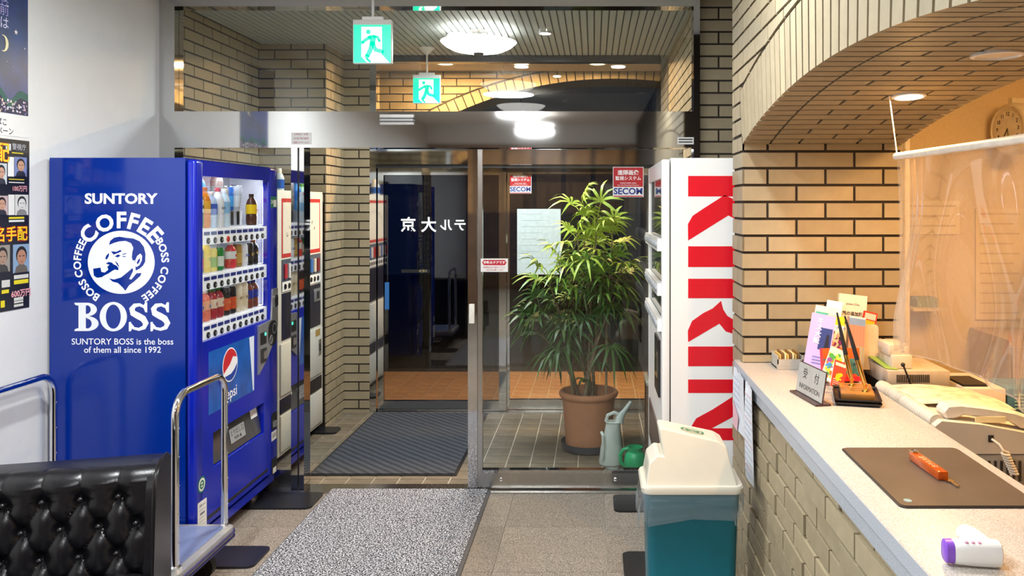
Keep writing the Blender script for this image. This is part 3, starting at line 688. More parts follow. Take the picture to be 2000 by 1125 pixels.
def arc_text(s, a0, a1, r, size, bold, ry=None):
    c = sp(321, 504); n = len(s)
    ws = []
    for ch in s:
        if ch == ' ': ws.append(.38); continue
        vv = text_geo(ch, 1., 0.)[0]; ws.append(max(p[0] for p in vv)-min(p[0] for p in vv)+.13)
    tot = sum(ws)-ws[0]/2-ws[-1]/2; acc = -ws[0]/2
    for i, ch in enumerate(s):
        acc += ws[i]/2; a = math.radians(a0+(a1-a0)*acc/tot); acc += ws[i]/2
        if i == 0: pass
        if ch == ' ': continue
        put_text(mb, ch, size, Ms, SW, c[0]+r*sc_*math.cos(a), c[1]+r*.96*sc_*math.sin(a), .0008, bold=bold, rot=a-PI/2)
arc_text('COFFEE', 138, 41, 279, .098, .035)
mb.build('ring_lettering', SW, vm); mb = MB()
arc_text('BOSS', 235, 208, 282, .046, .03); mb.build('ring_lettering', SW, vm); mb = MB()
arc_text('COFFEE', 196, 152, 282, .046, .03)
mb.build('ring_lettering', SW, vm); mb = MB()
arc_text('BOSS', 30, 3, 282, .046, .03); mb.build('ring_lettering', SW, vm); mb = MB()
arc_text('COFFEE', -11, -57, 282, .046, .03)
mb.build('ring_lettering', SW, vm)
mb = MB()
def e(cx, cy, rx, ry, a): a = math.radians(a); return (cx+rx*math.cos(a), cy-ry*math.sin(a))
def band(cx, cy, ox, oy, ix, iy, a0, a1, n=18):
    outer = [e(cx, cy, ox, oy, a0+(a1-a0)*i/n) for i in range(n+1)]; inner = [e(cx, cy, ix, iy, a0+(a1-a0)*i/n) for i in range(n+1)]
    vs = [(*sp(*p), .0010) for p in outer+inner]; k = n+1
    mb.add(vs, [(i, i+1, k+i+1, k+i) for i in range(n)], SW, False, Ms)
# B
spoly(mb, ((45,765),(92,765),(92,948),(45,948)), .0006, SW); spoly(mb, ((17,765),(100,765),(100,783),(38,783),(22,778)), .00055, SW); spoly(mb, ((17,948),(100,948),(100,930),(38,930),(22,936)), .0005, SW)
spoly(mb, ((90,838),(112,838),(112,862),(90,862)), .00062, SW)
band(98, 809, 66, 44, 26, 28, 90, -90); band(100, 900, 75, 48, 30, 32, 90, -90); 
# O
band(270, 855, 88, 95, 48, 78, 0, 360, 40)
# S twice
for ox in (0, 140):
    ctr = [(480,815),(470,792),(440,778),(408,783),(390,805),(397,832),(430,850),(462,868),(480,898),(468,925),(435,937),(402,930),(384,905)]
    wd = [14,18,20,28,36,40,42,42,38,28,20,18,14]
    mb.stroke([sp(x+ox, y) for x, y in ctr], [q*sc_ for q in wd], .0006, SW, Ms, caps=False)
    spoly(mb, ((476+ox,762),(489+ox,762),(489+ox,828),(476+ox,826),(462+ox,790)), .00075, SW); spoly(mb, ((370+ox,890),(383+ox,888),(396+ox,925),(382+ox,950),(370+ox,950)), .00075, SW)
mb.build('large_lettering', SW, vm)
mb = MB(); txt(mb, 'SUNTORY BOSS is the boss', 329, 1018, .0385, bold=.008); txt(mb, 'of them all since 1992', 329, 1071, .0385, bold=.008); mb.build('small_lettering', SW, vm)
# ------------------------------------------------------------------ drinks in the display
def P_(col, rough=.25): return pm('drink_'+col.lstrip('#'), col, rough, var=.03)
def drink(name, label, i, row, kind, body, lab, cap, h, back=0., lift=0., word=None, wcol='#202040', group=None, tilt=0., d=.056):
    yc = 3.752+UPI*i; zb = (1.434, 1.226, 1.0)[row]+.0585+lift; x = -1.818-back
    t = thing(name, label, 'can' if kind == 'can' else 'bottle', (x, yc, zb), group); t.rotation_euler = (0, tilt, 0)
    r = d/2; 
    if kind == 'can':
        MB().lathe([(r*.86, 0), (r, .008), (r, h-.014), (r*.86, h-.003), (r*.84, h)], n=18).build('body', P_(body), t, True)
        MB().lathe([(r*.80, h), (r*.86, h+.001), (r*.80, h+.003), (1e-4, h+.0015)], n=18).build('lid', CHROME, t, True)
        MB().lathe([(r+.0006, h*.18), (r+.0006, h*.62)], n=18, caps=False).build('label_band', P_(lab), t, True)
    else:
        MB().lathe([(r*.85, 0), (r, .01), (r, h*.30), (r*.93, h*.33), (r, h*.36), (r, h*.66), (r*.75, h*.80), (r*.42, h*.88), (r*.40, h*.92)], n=18).build('body', P_(body, .15), t, True)
        MB().lathe([(r*.46, h*.90), (r*.48, h*.91), (r*.48, h-.001), (r*.44, h)], n=14).build('cap', P_(cap), t, True)
        MB().lathe([(r+.0008, h*.36), (r+.0008, h*.66)], n=18, caps=False).build('label_band', P_(lab), t, True)
    if word:
        mb = MB(); put_text(mb, word, .017, FRM((r+.0008, 0, h*.48), 'E'), flat(wcol), bold=.02); mb.build('lettering', flat(wcol), t, True)
D = drink
D('green_tea_bottle', 'green plastic tea bottle at the left end of the top display row', 0, 0, 'b', '#2f8c3a', '#e8f0d8', '#2f9c46', .200, word='茶')
D('orange_bottle', 'orange juice bottle, second from left in the top display row', 1, 0, 'b', '#f28a1c', '#f6b63a', '#f08018', .190)
D('green_cap_bottle', 'clear bottle with lime cap and white label standing behind the orange bottle', 1.15, 0, 'b', '#bfe6c4', '#f4f6f2', '#74c83c', .170, .07, .0705, 'GREEN', '#3a7a4a')
D('blue_label_bottle', 'bottle with blue wrap label in the top display row beside the orange bottle', 2, 0, 'b', '#bcd4f2', '#3c62c8', '#e8eef6', .170)
D('tall_blue_bottle', 'tall sky blue bottle standing behind the top display row', 2.5, 0, 'b', '#3aa0e6', '#2b7fd8', '#1b64c0', .188, .07, .0705)
D('red_cap_bottle', 'white bottle with red cap and black lettering in the top display row', 3, 0, 'b', '#eef0f2', '#f6f6f4', '#d8202c', .190, word='IRON', wcol='#181818')
D('water_bottle', 'clear pale blue water bottle in the top display row', 4, 0, 'b', '#cfe6f4', '#8fc4ec', '#f2f6fa', .185)
MB().box(-1.93, -1.856, 3.795, 3.965, 1.493, 1.5625).build('display_step', pm('step_grey', (.5, .52, .54), .4), vm)
MB().box(-1.93, -1.862, 4.012, 4.335, 1.493, 1.570).box(-1.862, -1.858, 4.06, 4.085, 1.497, 1.566, BLACKP).box(-1.862, -1.858, 4.13, 4.155, 1.497, 1.566, BLACKP).box(-1.862, -1.858, 4.20, 4.225, 1.497, 1.566, BLACKP).box(-1.862, -1.858, 4.27, 4.295, 1.497, 1.566, BLACKP).build('display_step', pm('step_grey', (.5, .52, .54), .4), vm)
D('tall_silver_can', 'tall silver beer can, largest on the raised step of the top row', 4.75, 0, 'can', '#8f8a80', '#a8a49a', '', .165, .06, .077, 'Asahi', '#141414', d=.06)
D('silver_can', 'shorter silver beer can beside the tall silver can', 5.7, 0, 'can', '#86817a', '#9c988e', '', .122, .06, .077, 'Asahi', '#141414')
D('blue_can', 'blue can between silver cans on the raised step', 6.55, 0, 'can', '#2a62b4', '#3f9ad8', '', .122, .06, .077)
D('white_can', 'white and silver can leaning on the raised step at the right', 7.5, 0, 'can', '#b4bac0', '#d0d6da', '', .130, .06, .077, tilt=.12, d=.06)
D('yellow_bottle', 'yellow and dark brown bottle at the right end of the top display row', 8.7, 0, 'b', '#4a2412', '#f0c818', '#3a1a10', .165, word='Deka', wcol='#c81c24')
D('cola_can', 'dark blue cola can with red emblem at the left of the middle display row', 0, 1, 'can', '#1c2c86', '#cc2a3a', '', .115)
D('lemon_can', 'tall yellow lemon can in the middle display row', 1, 1, 'can', '#f6d416', '#fbe24a', '', .128, word='C.C.', wcol='#2a6a2a')
D('lime_can', 'yellow-green lime can in the middle display row', 2, 1, 'can', '#e8d22a', '#8cb82c', '', .110)
D('green_can', 'dark green can with white disc in the middle display row', 3, 1, 'can', '#1f8a3e', '#e8f4e4', '', .110)
D('silver_bowl_can', 'wide plain silver can behind the green can in the middle row', 4, 1, 'can', '#b9bcc0', '#d6d8da', '', .110, .06, .03, d=.07)
D('melon_bottle', 'white and red bottle with green band in the middle display row', 5, 1, 'b', '#e23a40', '#f2f2ee', '#f4f4f4', .128, word='●', wcol='#d02028')
D('gold_can', 'narrow golden brown can in the middle display row', 6.1, 1, 'can', '#a6813c', '#c9a656', '', .115, d=.05)
D('white_blue_can', 'white can with blue print in the middle display row', 7, 1, 'can', '#eceef2', '#f6f6f8', '', .115, word='BOSS', wcol='#2038a0')
D('black_can', 'black can in the middle display row beside the white can', 8, 1, 'can', '#16130f', '#2a241a', '', .115, word='無糖', wcol='#c8a850')
D('black_bottle', 'black bottle with copper top at the right end of the middle row', 9, 1, 'b', '#1a1512', '#2b2018', '#a85a2a', .128, word='BLACK', wcol='#d8b060')
for i in (0, 1): D('peach_bottle', 'peach pink bottle with white cap in the bottom display row' +(', left one of the pair' if i % 2 == 0 else ', right one of the pair'), i, 2, 'b', '#e8806a', '#f0b48c', '#f2ead0', .143, word='●', wcol='#3a78d0', group='pair of peach bottles')
for i in (2, 3): D('apple_bottle', 'dark red juice bottle with cream label in the bottom row' +(', left one of the pair' if i % 2 == 0 else ', right one of the pair'), i, 2, 'b', '#a8323a', '#ecd8bc', '#3f7a34', .143, word='果', wcol='#b04040', group='pair of apple juice bottles')
for i in (4, 5): D('rainbow_can', 'black can with rainbow band in the bottom row' +(', left one of the pair' if i % 2 == 0 else ', right one of the pair'), i, 2, 'can', '#221a20', '#d85a2e', '', .135, word='◢', wcol='#e8c030', group='pair of rainbow cans')
for i in (6, 7): D('cream_can', 'cream can with brown oval print in the bottom row' +(', left one of the pair' if i % 2 == 0 else ', right one of the pair'), i, 2, 'can', '#ece0c4', '#e8d8b4', '', .143, word='BOSS', wcol='#6a3a20', group='pair of cream cans')
for i in (8, 9): D('cocoa_bottle', 'blue and brown dark-capped bottle in the bottom row' +(', left one of the pair' if i % 2 == 0 else ', right one of the pair'), i, 2, 'b', '#7a3c24', '#26349a', '#1f2a7c', .143, group='pair of cocoa bottles')
# ------------------------------------------------------------------ white vending machine
KX, KY0, KY1 = .290, 3.64, 4.55
WM = pm('machine_white', (.83, .83, .82), .28, var=.01, scale=3)
RED = pm('letter_red', (.70, .008, .020), .3, var=.02)
km = thing('vending_machine', 'white vending machine with huge red vertical lettering beside the brick arch', 'vending machine', (.60, 4.1, 0))
kb = MB(); kb.box(KX+.052, .945, KY0, KY1, .07, 1.808); kb.build('body', WM, km)
mb = MB(); mb.rbox(KX+.012, KX+.047, KY0, KY0+.05, .09, 1.802, .006).rbox(KX+.012, KX+.047, KY1-.05, KY1, .09, 1.802, .006).box(KX+.014, KX+.047, KY0+.05, KY1-.05, 1.72, 1.80).box(KX+.014, KX+.047, KY0+.05, KY1-.05, .09, 1.02)
mb.build('front_door', WM, km)
MB().box(KX+.020, KX+.024, KY0+.05, KY1-.05, 1.02, 1.72).build('display_glass', CLEARW, km)
MB().box(KX+.047, KX+.051, KY0+.04, KY1-.04, 1.0, 1.75).build('display_back', pm('kdisplay', (.34, .37, .33), .4, var=.5, scale=9), km)
for zb in (1.42, 1.22, 1.06):
    sh = MB().box(KX-.006, KX+.018, KY0+.03, KY1-.03, zb-.028, zb+.028).build('button_rail', WM, km)
    for i in range(11): MB().lathe([(.017, 0), (.016, .006), (1e-4, .008)], n=12, M=FRM((KX-.006, KY0+.08+.075*i, zb), 'W')).build('button', pm('button_grey', (.35, .37, .40), .3), sh)
MB().box(KX+.004, KX+.014, KY0+.10, KY0+.34, .72, .98, BLACKP).box(KX+.0, KX+.006, KY0+.14, KY0+.28, .80, .92, CHROME).build('coin_panel', SILV, km)
MB().box(KX+.008, KX+.014, KY0+.12, KY1-.12, .36, .56).build('delivery_flap', pm('brown_flap', (.10, .05, .045), .25), km)
MB().box(KX+.06, .93, KY0+.02, KY1-.02, .02, .07).build('plinth', STEELD, km)
for yy in (KY0+.1, KY1-.1): MB().cyl((KX+.12, yy, .008), (KX+.12, yy, .07), .022).build('foot', STEEL2, km)
mb = MB(); Mk = FRM((0, KY0, 0), 'S'); sK = F/KY0
def kp(x, y, mirror=False):
    px = 1240+x*.507; py = 300+y*.507
    if mirror: px = 2*1431-px
    return ((px-VX)/sK, CH-(py-VY)/sK)
def kpoly(pts, mir=True):
    mb.flatpoly([kp(*p) for p in pts], .0004, RED, Mk)
R_ = 548
kpoly(((205,86),(R_,86),(R_,165),(205,165))); kpoly(((345,160),(365,168),(R_,258),(R_,340),(360,238),(205,335),(204,272),(222,240),(262,213)))
kpoly(((205,357),(R_,357),(R_,437),(205,437)))
kpoly(((205,482),(R_,482),(R_,557),(205,557)))
kpoly(((332,567),(340,600),(356,625),(380,640),(400,560),(R_,560),(R_,640),(500,690),(400,700),(350,685),(325,655),(205,726),(204,682),(220,645),(262,615),(300,596)))
kpoly(((205,743),(R_,743),(R_,819),(205,819)))
kpoly(((205,870),(R_,870),(R_,922),(205,922)))
kpoly(((R_,872),(205+170,937),(300,985),(236,1020),(212,1060),(208,1104),(R_,1104),(R_,1058),(296,1058),(R_,922)))
mb.build('lettering', RED, km)
# ------------------------------------------------------------------ black floor plates under the machines
def plate(x0, x1, y0, y1, label):
    o = MB().rslab(x0, x1, y0, y1, .0, .010, .035, 5).build('floor_plate', pm('plate_black', (.012, .013, .016), .3), loc=((x0+x1)/2, (y0+y1)/2, 0)); tag(o, label, 'floor plate', 'black plates under the machine feet')
    return o
plate(-1.98, -1.49, 4.30, 4.535, 'black floor plate under the far foot of the blue machine')
plate(-1.98, -1.50, 3.60, 3.82, 'black floor plate under the near foot of the blue machine')
plate(.104, .50, 4.26, 4.50, 'black floor plate under the far foot of the white machine')
plate(.130, .50, 3.46, 3.76, 'black floor plate under the near foot of the white machine beside the bin')
# ------------------------------------------------------------------ cigarette machine in the vestibule
CRM = pm('machine_cream', (.66, .64, .56), .4, var=.02)
cm = thing('cigarette_machine', 'cream cigarette machine behind the glass left of the doorway', 'vending machine', (-2.16, 5.43, 0))
CX = -1.93; cy0, cy1 = 5.0, 5.83
MB().box(-2.39, CX-.02, cy0, cy1, .05, 1.69).build('body', CRM, cm)
MB().rbox(CX-.02, CX, cy0, cy1, .05, 1.69, .005).build('front_door', CRM, cm)
Mc = FRM((CX, 0, 0), 'E')
mb = MB(); mb.flatpoly([(cy0+.06, 1.27), (cy1-.06, 1.27), (cy1-.06, 1.64), (cy0+.06, 1.64)], .001, flat('#b8302a'), Mc); mb.flatpoly([(cy0+.078, 1.295), (cy1-.078, 1.295), (cy1-.078, 1.615), (cy0+.078, 1.615)], .002, flat('#d9d2c2'), Mc)
for i, ch in enumerate('CIGARETTES'):
    a = math.radians(150-12.5*i); put_text(mb, ch, .035, Mc, flat('#2a2420'), 5.41+.30*math.cos(a), 1.28+.26*math.sin(a), .003, bold=.02, rot=a-PI/2)
mb.build('front_sign', flat('#d9d2c2'), cm)
dp = MB().box(CX, CX+.004, cy0+.06, cy1-.06, 1.07, 1.26).build('display_window', pm('cig_display', (.10, .12, .15), .15), cm)
for i in range(10):
    c_ = ('#b63a3a', '#d8dde2', '#3f6fb0', '#c9c2b4', '#7a2a30')[i % 5]
    MB().box(CX+.004, CX+.014, cy0+.085+.067*i, cy0+.125+.067*i, 1.14, 1.23).build('sample_pack', P_(c_), dp)
MB().box(CX, CX+.006, cy0+.06, cy1-.06, 1.06, 1.12).build('button_strip', WHITEP, cm)
for i in range(10): MB().lathe([(.018, 0), (.016, .005), (1e-4, .006)], n=12, M=FRM((CX+.006, cy0+.105+.067*i, 1.09), 'E')).build('button', BTN, cm)
MB().box(CX, CX+.004, cy0+.06, cy1-.06, .76, 1.05).build('dark_panel', pm('dark_navy', (.018, .018, .03), .3), cm)
MB().rbox(CX+.003, CX+.012, cy1-.20, cy1-.08, .93, 1.02, .004).box(CX+.012, CX+.014, cy1-.16, cy1-.11, .95, 1.0, STEELD).build('coin_slot', SILV, cm)
MB().rbox(CX, CX+.010, cy0+.03, cy1-.03, .42, .74, .004).build('lower_door', CRM, cm)
MB().box(CX, CX+.006, cy0+.03, cy1-.04, .31, .40).build('delivery_slot', BLACKP, cm)
MB().rbox(CX, CX+.010, cy0+.03, cy1-.03, .075, .30, .004).build('kick_panel', CRM, cm)
MB().box(CX+.010, CX+.014, cy1-.12, cy1-.07, .55, .66).box(CX+.014, CX+.016, cy1-.11, cy1-.085, .58, .63, STEELD).build('lock', STEEL2, cm)
MB().box(CX+.010, CX+.012, cy1-.18, cy1-.09, .69, .735, flat('#a88a4a')).build('sticker', PAPER, cm)
for yy in (cy0+.07, cy1-.07): MB().cyl((-2.0, yy, 0), (-2.0, yy, .05), .02).cyl((-2.33, yy, 0), (-2.33, yy, .05), .02).build('foot', STEELD, cm)
tag(MB().rslab(-1.99, -1.80, 5.70, 5.85, .004, .016, .03).build('floor_plate', pm('plate_black', '#000'), loc=(-1.9, 5.78, .004)), 'black floor plate under the cream cigarette machine', 'floor plate', 'black plates under the machine feet')
sb = thing('spray_bottle', 'white and blue bottle on top of the cigarette machine', 'bottle', (-1.99, 5.17, 1.69))
MB().lathe([(.032, 0), (.034, .01), (.034, .08), (.026, .10), (.018, .11)], (-1.99, 5.17, 1.69), 18).build('body', P_('#cfd8dc'), sb)
MB().lathe([(.0345, .012), (.0345, .07)], (-1.99, 5.17, 1.69), 18, caps=False).build('label_band', P_('#2f5fb0'), sb)
MB().lathe([(.019, .108), (.019, .135), (.015, .14)], (-1.99, 5.17, 1.69), 14).build('cap', P_('#efe6cc'), sb)
# ------------------------------------------------------------------ mats
om = thing('door_mat', 'grey speckled carpet mat on the lobby floor before the entrance', 'mat', (-1.02, 3.7, 0))
MB().rslab(-1.47, -.575, 2.85, 4.585, .001, .008, .01).build('rubber_border', pm('rubber_grey', (.06, .06, .065), .7), om)
SPK = speckle('mat_speckle', ('#0e1016', '#3f424c', '#d0d2d8'), 145, .95, (.42, .5, .58), .8)
MB().box(-1.462, -.592, 2.87, 4.58, .008, .013).build('pile', SPK, om)
im = thing('door_mat', 'dark charcoal ribbed mat on the tile floor between the two doors', 'mat', (-1.24, 5.6, 0))
MB().rslab(-1.685, -.81, 4.83, 6.285, .002, .007, .008).build('rubber_border', BLACKP, im)
m = bpy.data.materials.new('ribbed_pile'); m.use_nodes = True; nt = m.node_tree; b_ = nt.nodes['Principled BSDF']; b_.inputs['Roughness'].default_value = .95
tc = nt.nodes.new('ShaderNodeTexCoord'); wv_ = nt.nodes.new('ShaderNodeTexWave'); wv_.bands_direction = 'DIAGONAL'; wv_.inputs['Scale'].default_value = 9; wv_.inputs['Distortion'].default_value = 1.2
nt.links.new(tc.outputs['Object'], wv_.inputs['Vector']); r_ = nt.nodes.new('ShaderNodeValToRGB'); r_.color_ramp.elements[0].color = (.018, .022, .030, 1); r_.color_ramp.elements[1].color = (.055, .062, .075, 1)
nt.links.new(wv_.outputs['Fac'], r_.inputs[0]); nt.links.new(r_.outputs[0], b_.inputs['Base Color'])
MB().box(-1.67, -.825, 4.845, 6.27, .007, .012).build('pile', m, im)
# ------------------------------------------------------------------ tufted black sofa
LEA = pm('black_leather', (.006, .006, .008), .27, var=.1, scale=40, bump=.12, bscale=220, spec=.4)
SL = .92
sf = thing('sofa', 'black buttoned leather sofa in the left foreground', 'sofa', (-1.485, 2.79, 0), rotz=math.radians(15)); sf.scale = (1, 1, .93)
hx, hz, bx0, bz0 = .056, .098, -.115, .672
def tuft(u, v):
    x = -SL+.001+u*(SL-.002); z = .36+v*.40
    U = (x-bx0)/hx; V = (z-bz0)/hz
    s_, t_ = (U+V)/2, (U-V)/2
    if V > 0: hgt = .6+.4*min(1, abs(math.sin(PI*U/2))**.35); 
    else: hgt = (abs(math.sin(PI*s_))*abs(math.sin(PI*t_))+1e-6)**.30
    edge = min(1, -x/.075)
    if edge < 1: hgt = hgt*edge+.75*(1-edge)
    ds = min(math.hypot((x-(bx0+hx*i))/.026, (z-(bz0+hz*j))/.026) for j in (0, -1, -2, -3) for i in (round(U)-1, round(U), round(U)+1) if (i+j) % 2 == 0 and bx0+hx*i < -.05) if True else 9
    y = -.024*hgt+.020*math.exp(-ds*ds)
    lean = (.76-z)*-.10
    if v > .86:                                    # roll over the top
        k = (v-.86)/.14; a = k*PI/2; y = y*(1-k)+.05*(1-math.cos(a))-.005; z = .36+.86*.40+.056*math.sin(a)+.012*hgt*(1-k*k*.2)
    return (x, y+lean, z)
back = MB().grid(tuft, 150, 76)
back.rbox(-SL, 0, .02, .17, .05, .765, .02, 3)
pr_ = [(-.082, .05), (-.080, .30), (-.068, .42), (-.048, .62), (-.040, .69), (-.022, .735), (.008, .760), (.05, .770), (.14, .768), (.165, .755), (.17, .72), (.17, .05)]
back.add([(x, y, z) for x in (-.028, .004) for y, z in pr_], [list(range(12)), list(range(12, 24))[::-1]]+[(i, (i+1) % 12, 12+(i+1) % 12, 12+i) for i in range(12)], None, True)
bk = back.build('backrest', LEA, sf, True)
for j in (0, -1, -2):
    for i in range(-16, 3):
        x = bx0+hx*i; z = bz0+hz*j
        if (i+j) % 2 == 0 and -SL+.03 < x < -.05:
            MB().sphere((x, -.016-(.76-z)*.10, z), .0105, n=10, M=None).build('button', LEA, bk, True)
MB().tube([(-.004, y, z) for y, z in pr_[:-2]], .005, 6).build('piping', LEA, bk, True)
MB().rbox(-SL+.01, -.01, -.60, -.045, .25, .415, .045, 4).build('seat_cushion', LEA, sf, True)
MB().rbox(-SL+.005, -.005, -.59, -.05, .06, .25, .01, 2).build('base', LEA, sf, True)
for x in (-SL+.06, -.06):
    for y in (-.54, .12): MB().cyl((x, y, 0), (x, y, .065), .018, .022).build('leg', STEELD, sf, True)
# ------------------------------------------------------------------ luggage trolley
tr = thing('platform_trolley', 'flat luggage trolley with two chrome loop handles beside the blue machine', 'trolley', (-1.99, 3.36, 0))
tx0, tx1, ty0, ty1, tz = -2.39, -1.575, 3.09, 3.60, .20
ALU = pm('trolley_edge', (.50, .50, .47), .35, .6, var=.08, scale=14)
NAVY = pm('navy_rubber', (.02, .02, .10), .4)
MB().rslab(tx0, tx1, ty0, ty1, tz-.055, tz-.004, .03).build('platform', ALU, tr)
MB().rslab(tx0+.03, tx1-.035, ty0+.03, ty1-.03, tz-.004, tz, .02).build('deck_mat', pm('deck_blue', (.16, .20, .36), .35, var=.12, scale=10), tr)
for z in (tz-.022, tz-.042):
    MB().rslab(tx0-.008, tx1+.008, ty0-.008, ty1+.008, z-.006, z, .035, mat=NAVY).build('bumper_strip', NAVY, tr)
for hx_ in (tx1-.035, tx0+.035):
    p = []; r = .085; yA, yB, zt = ty0+.06, ty1-.03, .865
    p += [(hx_, yA, tz-.01), (hx_, yA, tz+.2), (hx_, yA, zt-r)]
    for i in range(1, 9): a = PI-PI/2*i/8; p.append((hx_, yA+r+r*math.cos(a), zt-r+r*math.sin(a)))
    for i in range(0, 9): a = PI/2-PI/2*i/8; p.append((hx_, yB-r+r*math.cos(a), zt-r+r*math.sin(a)))
    p += [(hx_, yB, tz+.2), (hx_, yB, tz-.01)]
    hd = MB().tube(p, .0145, 14).build('handle', CHROME, tr)
    for yy in (yA, yB):
        MB().lathe([(.022, 0), (.022, .012), (.016, .018)], (hx_, yy, tz-.004), 16).build('collar', CHROME, hd)
        for k in range(5): MB().sphere((hx_+.0135, yy, .30+.11*k), .004, n=8).build('rivet', CHROME, hd)
for x in (tx0+.10, tx1-.10):
    for y in (ty0+.09, ty1-.09):
        c = MB().box(x-.03, x+.03, y-.025, y+.025, tz-.07, tz-.055).box(x-.02, x+.02, y-.024, y-.02, .05, tz-.06).box(x-.02, x+.02, y+.02, y+.024, .05, tz-.06).build('caster', STEELD, tr)
        MB().cyl((x, y-.018, .05), (x, y+.018, .05), .05, n=20).build('wheel', BLACKP, c)
# ------------------------------------------------------------------ waste bin
TEAL = pm('teal_plastic', (.0, .135, .19), .38, var=.03)
LIDM = pm('ivory_plastic', (.60, .57, .48), .42, var=.01)
bn = thing('waste_bin', 'teal waste bin with ivory hooded lid and clear liner beside the counter', 'bin', (.345, 2.965, 0))
bx0_, bx1_, by0_, by1_, bz = .178, .512, 2.855, 3.075, .605
rings = []
for z, s_ in ((0, .86), (.02, .88), (.30, .93), (bz-.09, .965), (bz-.085, .985), (bz-.005, 1.0)):
    pts = rrect(-(bx1_-bx0_)/2*s_, (bx1_-bx0_)/2*s_, -(by1_-by0_)/2*s_, (by1_-by0_)/2*s_, .03, 5); rings.append([(.345+x, 2.965+y, z) for x, y in pts])
bd = MB().loft(rings).build('body', TEAL, bn)
MB().box(.336, .338, by0_+.012, by0_+.016, .02, bz-.10).build('moulding_line', TEAL, bd)
random.seed(3)
def liner(u, v):
    n = 72; a = u*2*PI; pts = rrect(-.175, .175, -.118, .118, .035, 17)
    i = int(u*72+1e-6) % 72; f_ = u*72-int(u*72+1e-6); x, y = pts[i]; x2, y2 = pts[(i+1) % 72]; x += (x2-x)*f_; y += (y2-y)*f_
    g = 1.012+.030*math.sin(5*a+1)*v+.020*math.sin(11*a+2.5*v)*v+.05*v*(1-v)+.010*math.sin(23*a+7*v)*v+.008*math.sin(37*a-9*v)*v
    drop = .085+.022*math.sin(3*a+.6)+.010*math.sin(7*a)
    if x < -.1: drop += .03
    if x < -.1: g += .05*v
    return (.345+x*g-.004*v, 2.965+y*g, bz-.004-drop*v)
VIN = clear('liner_film', (.90, .94, .97), .08, .08, .14, (.85, .92, .98))
MB().grid(liner, 144, 16).build('liner_bag', VIN, bn)
# lid: rim plus hooded loft
mb = MB(); mb.loft([[(.345+x, 2.965+y, z) for x, y in rrect(-.178*k, .178*k, -.121*k, .121*k, .035, 5)] for z, k in ((bz-.012, 1.0), (bz+.006, 1.012), (bz+.014, .985))])
mb.build('lid_rim', LIDM, bn)
prof = [(.182, .612), (.194, .690), (.222, .716), (.246, .712), (.232, .800), (.240, .806), (.44, .762), (.468, .745), (.504, .612)]
ins = lambda z: (z-.612)*.30
lid = MB(); near = [(x, by0_+.004+ins(z), z) for x, z in prof]; far = [(x, by1_-.004-ins(z)*.6, z) for x, z in prof]
n_ = len(prof); lid.add(near+far, [list(range(n_)), list(range(n_, 2*n_))[::-1]]+[(i, (i+1) % n_, n_+(i+1) % n_, n_+i) for i in range(n_)])
lo = lid.build('hood', LIDM, bn)
bv = lo.modifiers.new('round', 'BEVEL'); bv.width = .006; bv.segments = 2; bv.limit_method = 'ANGLE'; bv.angle_limit = .3
# prints on the lid
sl = math.atan2(.806-.762, .20)
Mt = Matrix.Translation((.355, 2.962, .7822)) @ Matrix.Rotation(sl, 4, 'Y')
mb = MB(); mb.ring(0, 0, .043, .036, .002, GRN, Mt, roy=.028, riy=.022).ring(0, 0, .026, .018, .002, GRN, Mt, roy=.014, riy=.009).stroke([(-.02, 0), (.02, 0)], .004, .002, GRN, Mt)
mb.build('round_print', GRN, bn)
Mp = Matrix.Translation((.1865, 2.965, .655)) @ Matrix.Rotation(-.16, 4, 'Y') @ FRM((0, 0, 0), 'W')
mb = MB(); put_text(mb, 'あきかん', .030, Mp, GRN, 0, .012, .003, bold=.02); put_text(mb, '入れて下さい', .022, Mp, GRN, 0, -.018, .003, bold=.02); mb.build('lettering', GRN, bn)
# ------------------------------------------------------------------ stickers on the doors
def notice(name, label, px0, px1, py0, py1, Y, draw, group=None, base=None, parent_y=None):
    a = at(px0, py0, Y); b = at(px1, py1, Y); w_, h_ = b.x-a.x, a.z-b.z
    t = thing(name, label, 'sticker', ((a.x+b.x)/2, Y, b.z), group)
    M = FRM((a.x, Y, b.z), 'S'); MB().prism([(0, 0), (w_, 0), (w_, h_), (0, h_)], 0, .0008, None, M).build('backing', base or PAPER, t)
    mb = MB(); draw(mb, M, w_, h_); mb.build('print', PAPER, t); return t
def secom(mb, M, w_, h_):
    mb.flatpoly([(w_*.02, h_*.34), (w_*.98, h_*.34), (w_*.98, h_*.98), (w_*.02, h_*.98)], .001, flat('#b8101c'), M)
    put_text(mb, '遠隔画像', w_*.175, M, WH, w_*.5, h_*.80, .0018, bold=.02); put_text(mb, '監視システム', w_*.14, M, WH, w_*.5, h_*.615, .0018, bold=.02)
    put_text(mb, 'MONITORED AREA', w_*.062, M, WH, w_*.5, h_*.46, .0018); put_text(mb, 'Real Time Monitoring & Response', w_*.05, M, WH, w_*.5, h_*.395, .0018)
    put_text(mb, 'SECOM', w_*.285, M, flat('#18348c'), w_*.5, h_*.185, .0018, bold=.03, xs=1.02)
    mb.flatpoly([(w_*.02, h_*.01), (w_*.98, h_*.01), (w_*.98, h_*.045), (w_*.02, h_*.045)], .001, flat('#b8101c'), M)
notice('security_sticker', 'larger red and white camera security sticker on the front glass door', 1197, 1257, 326, 385, DY-.0062, secom, 'red and white security stickers')
notice('security_sticker', 'smaller red and white security sticker on the far glass panel', 995, 1038, 335, 378, EY+.0352, secom, 'red and white security stickers')
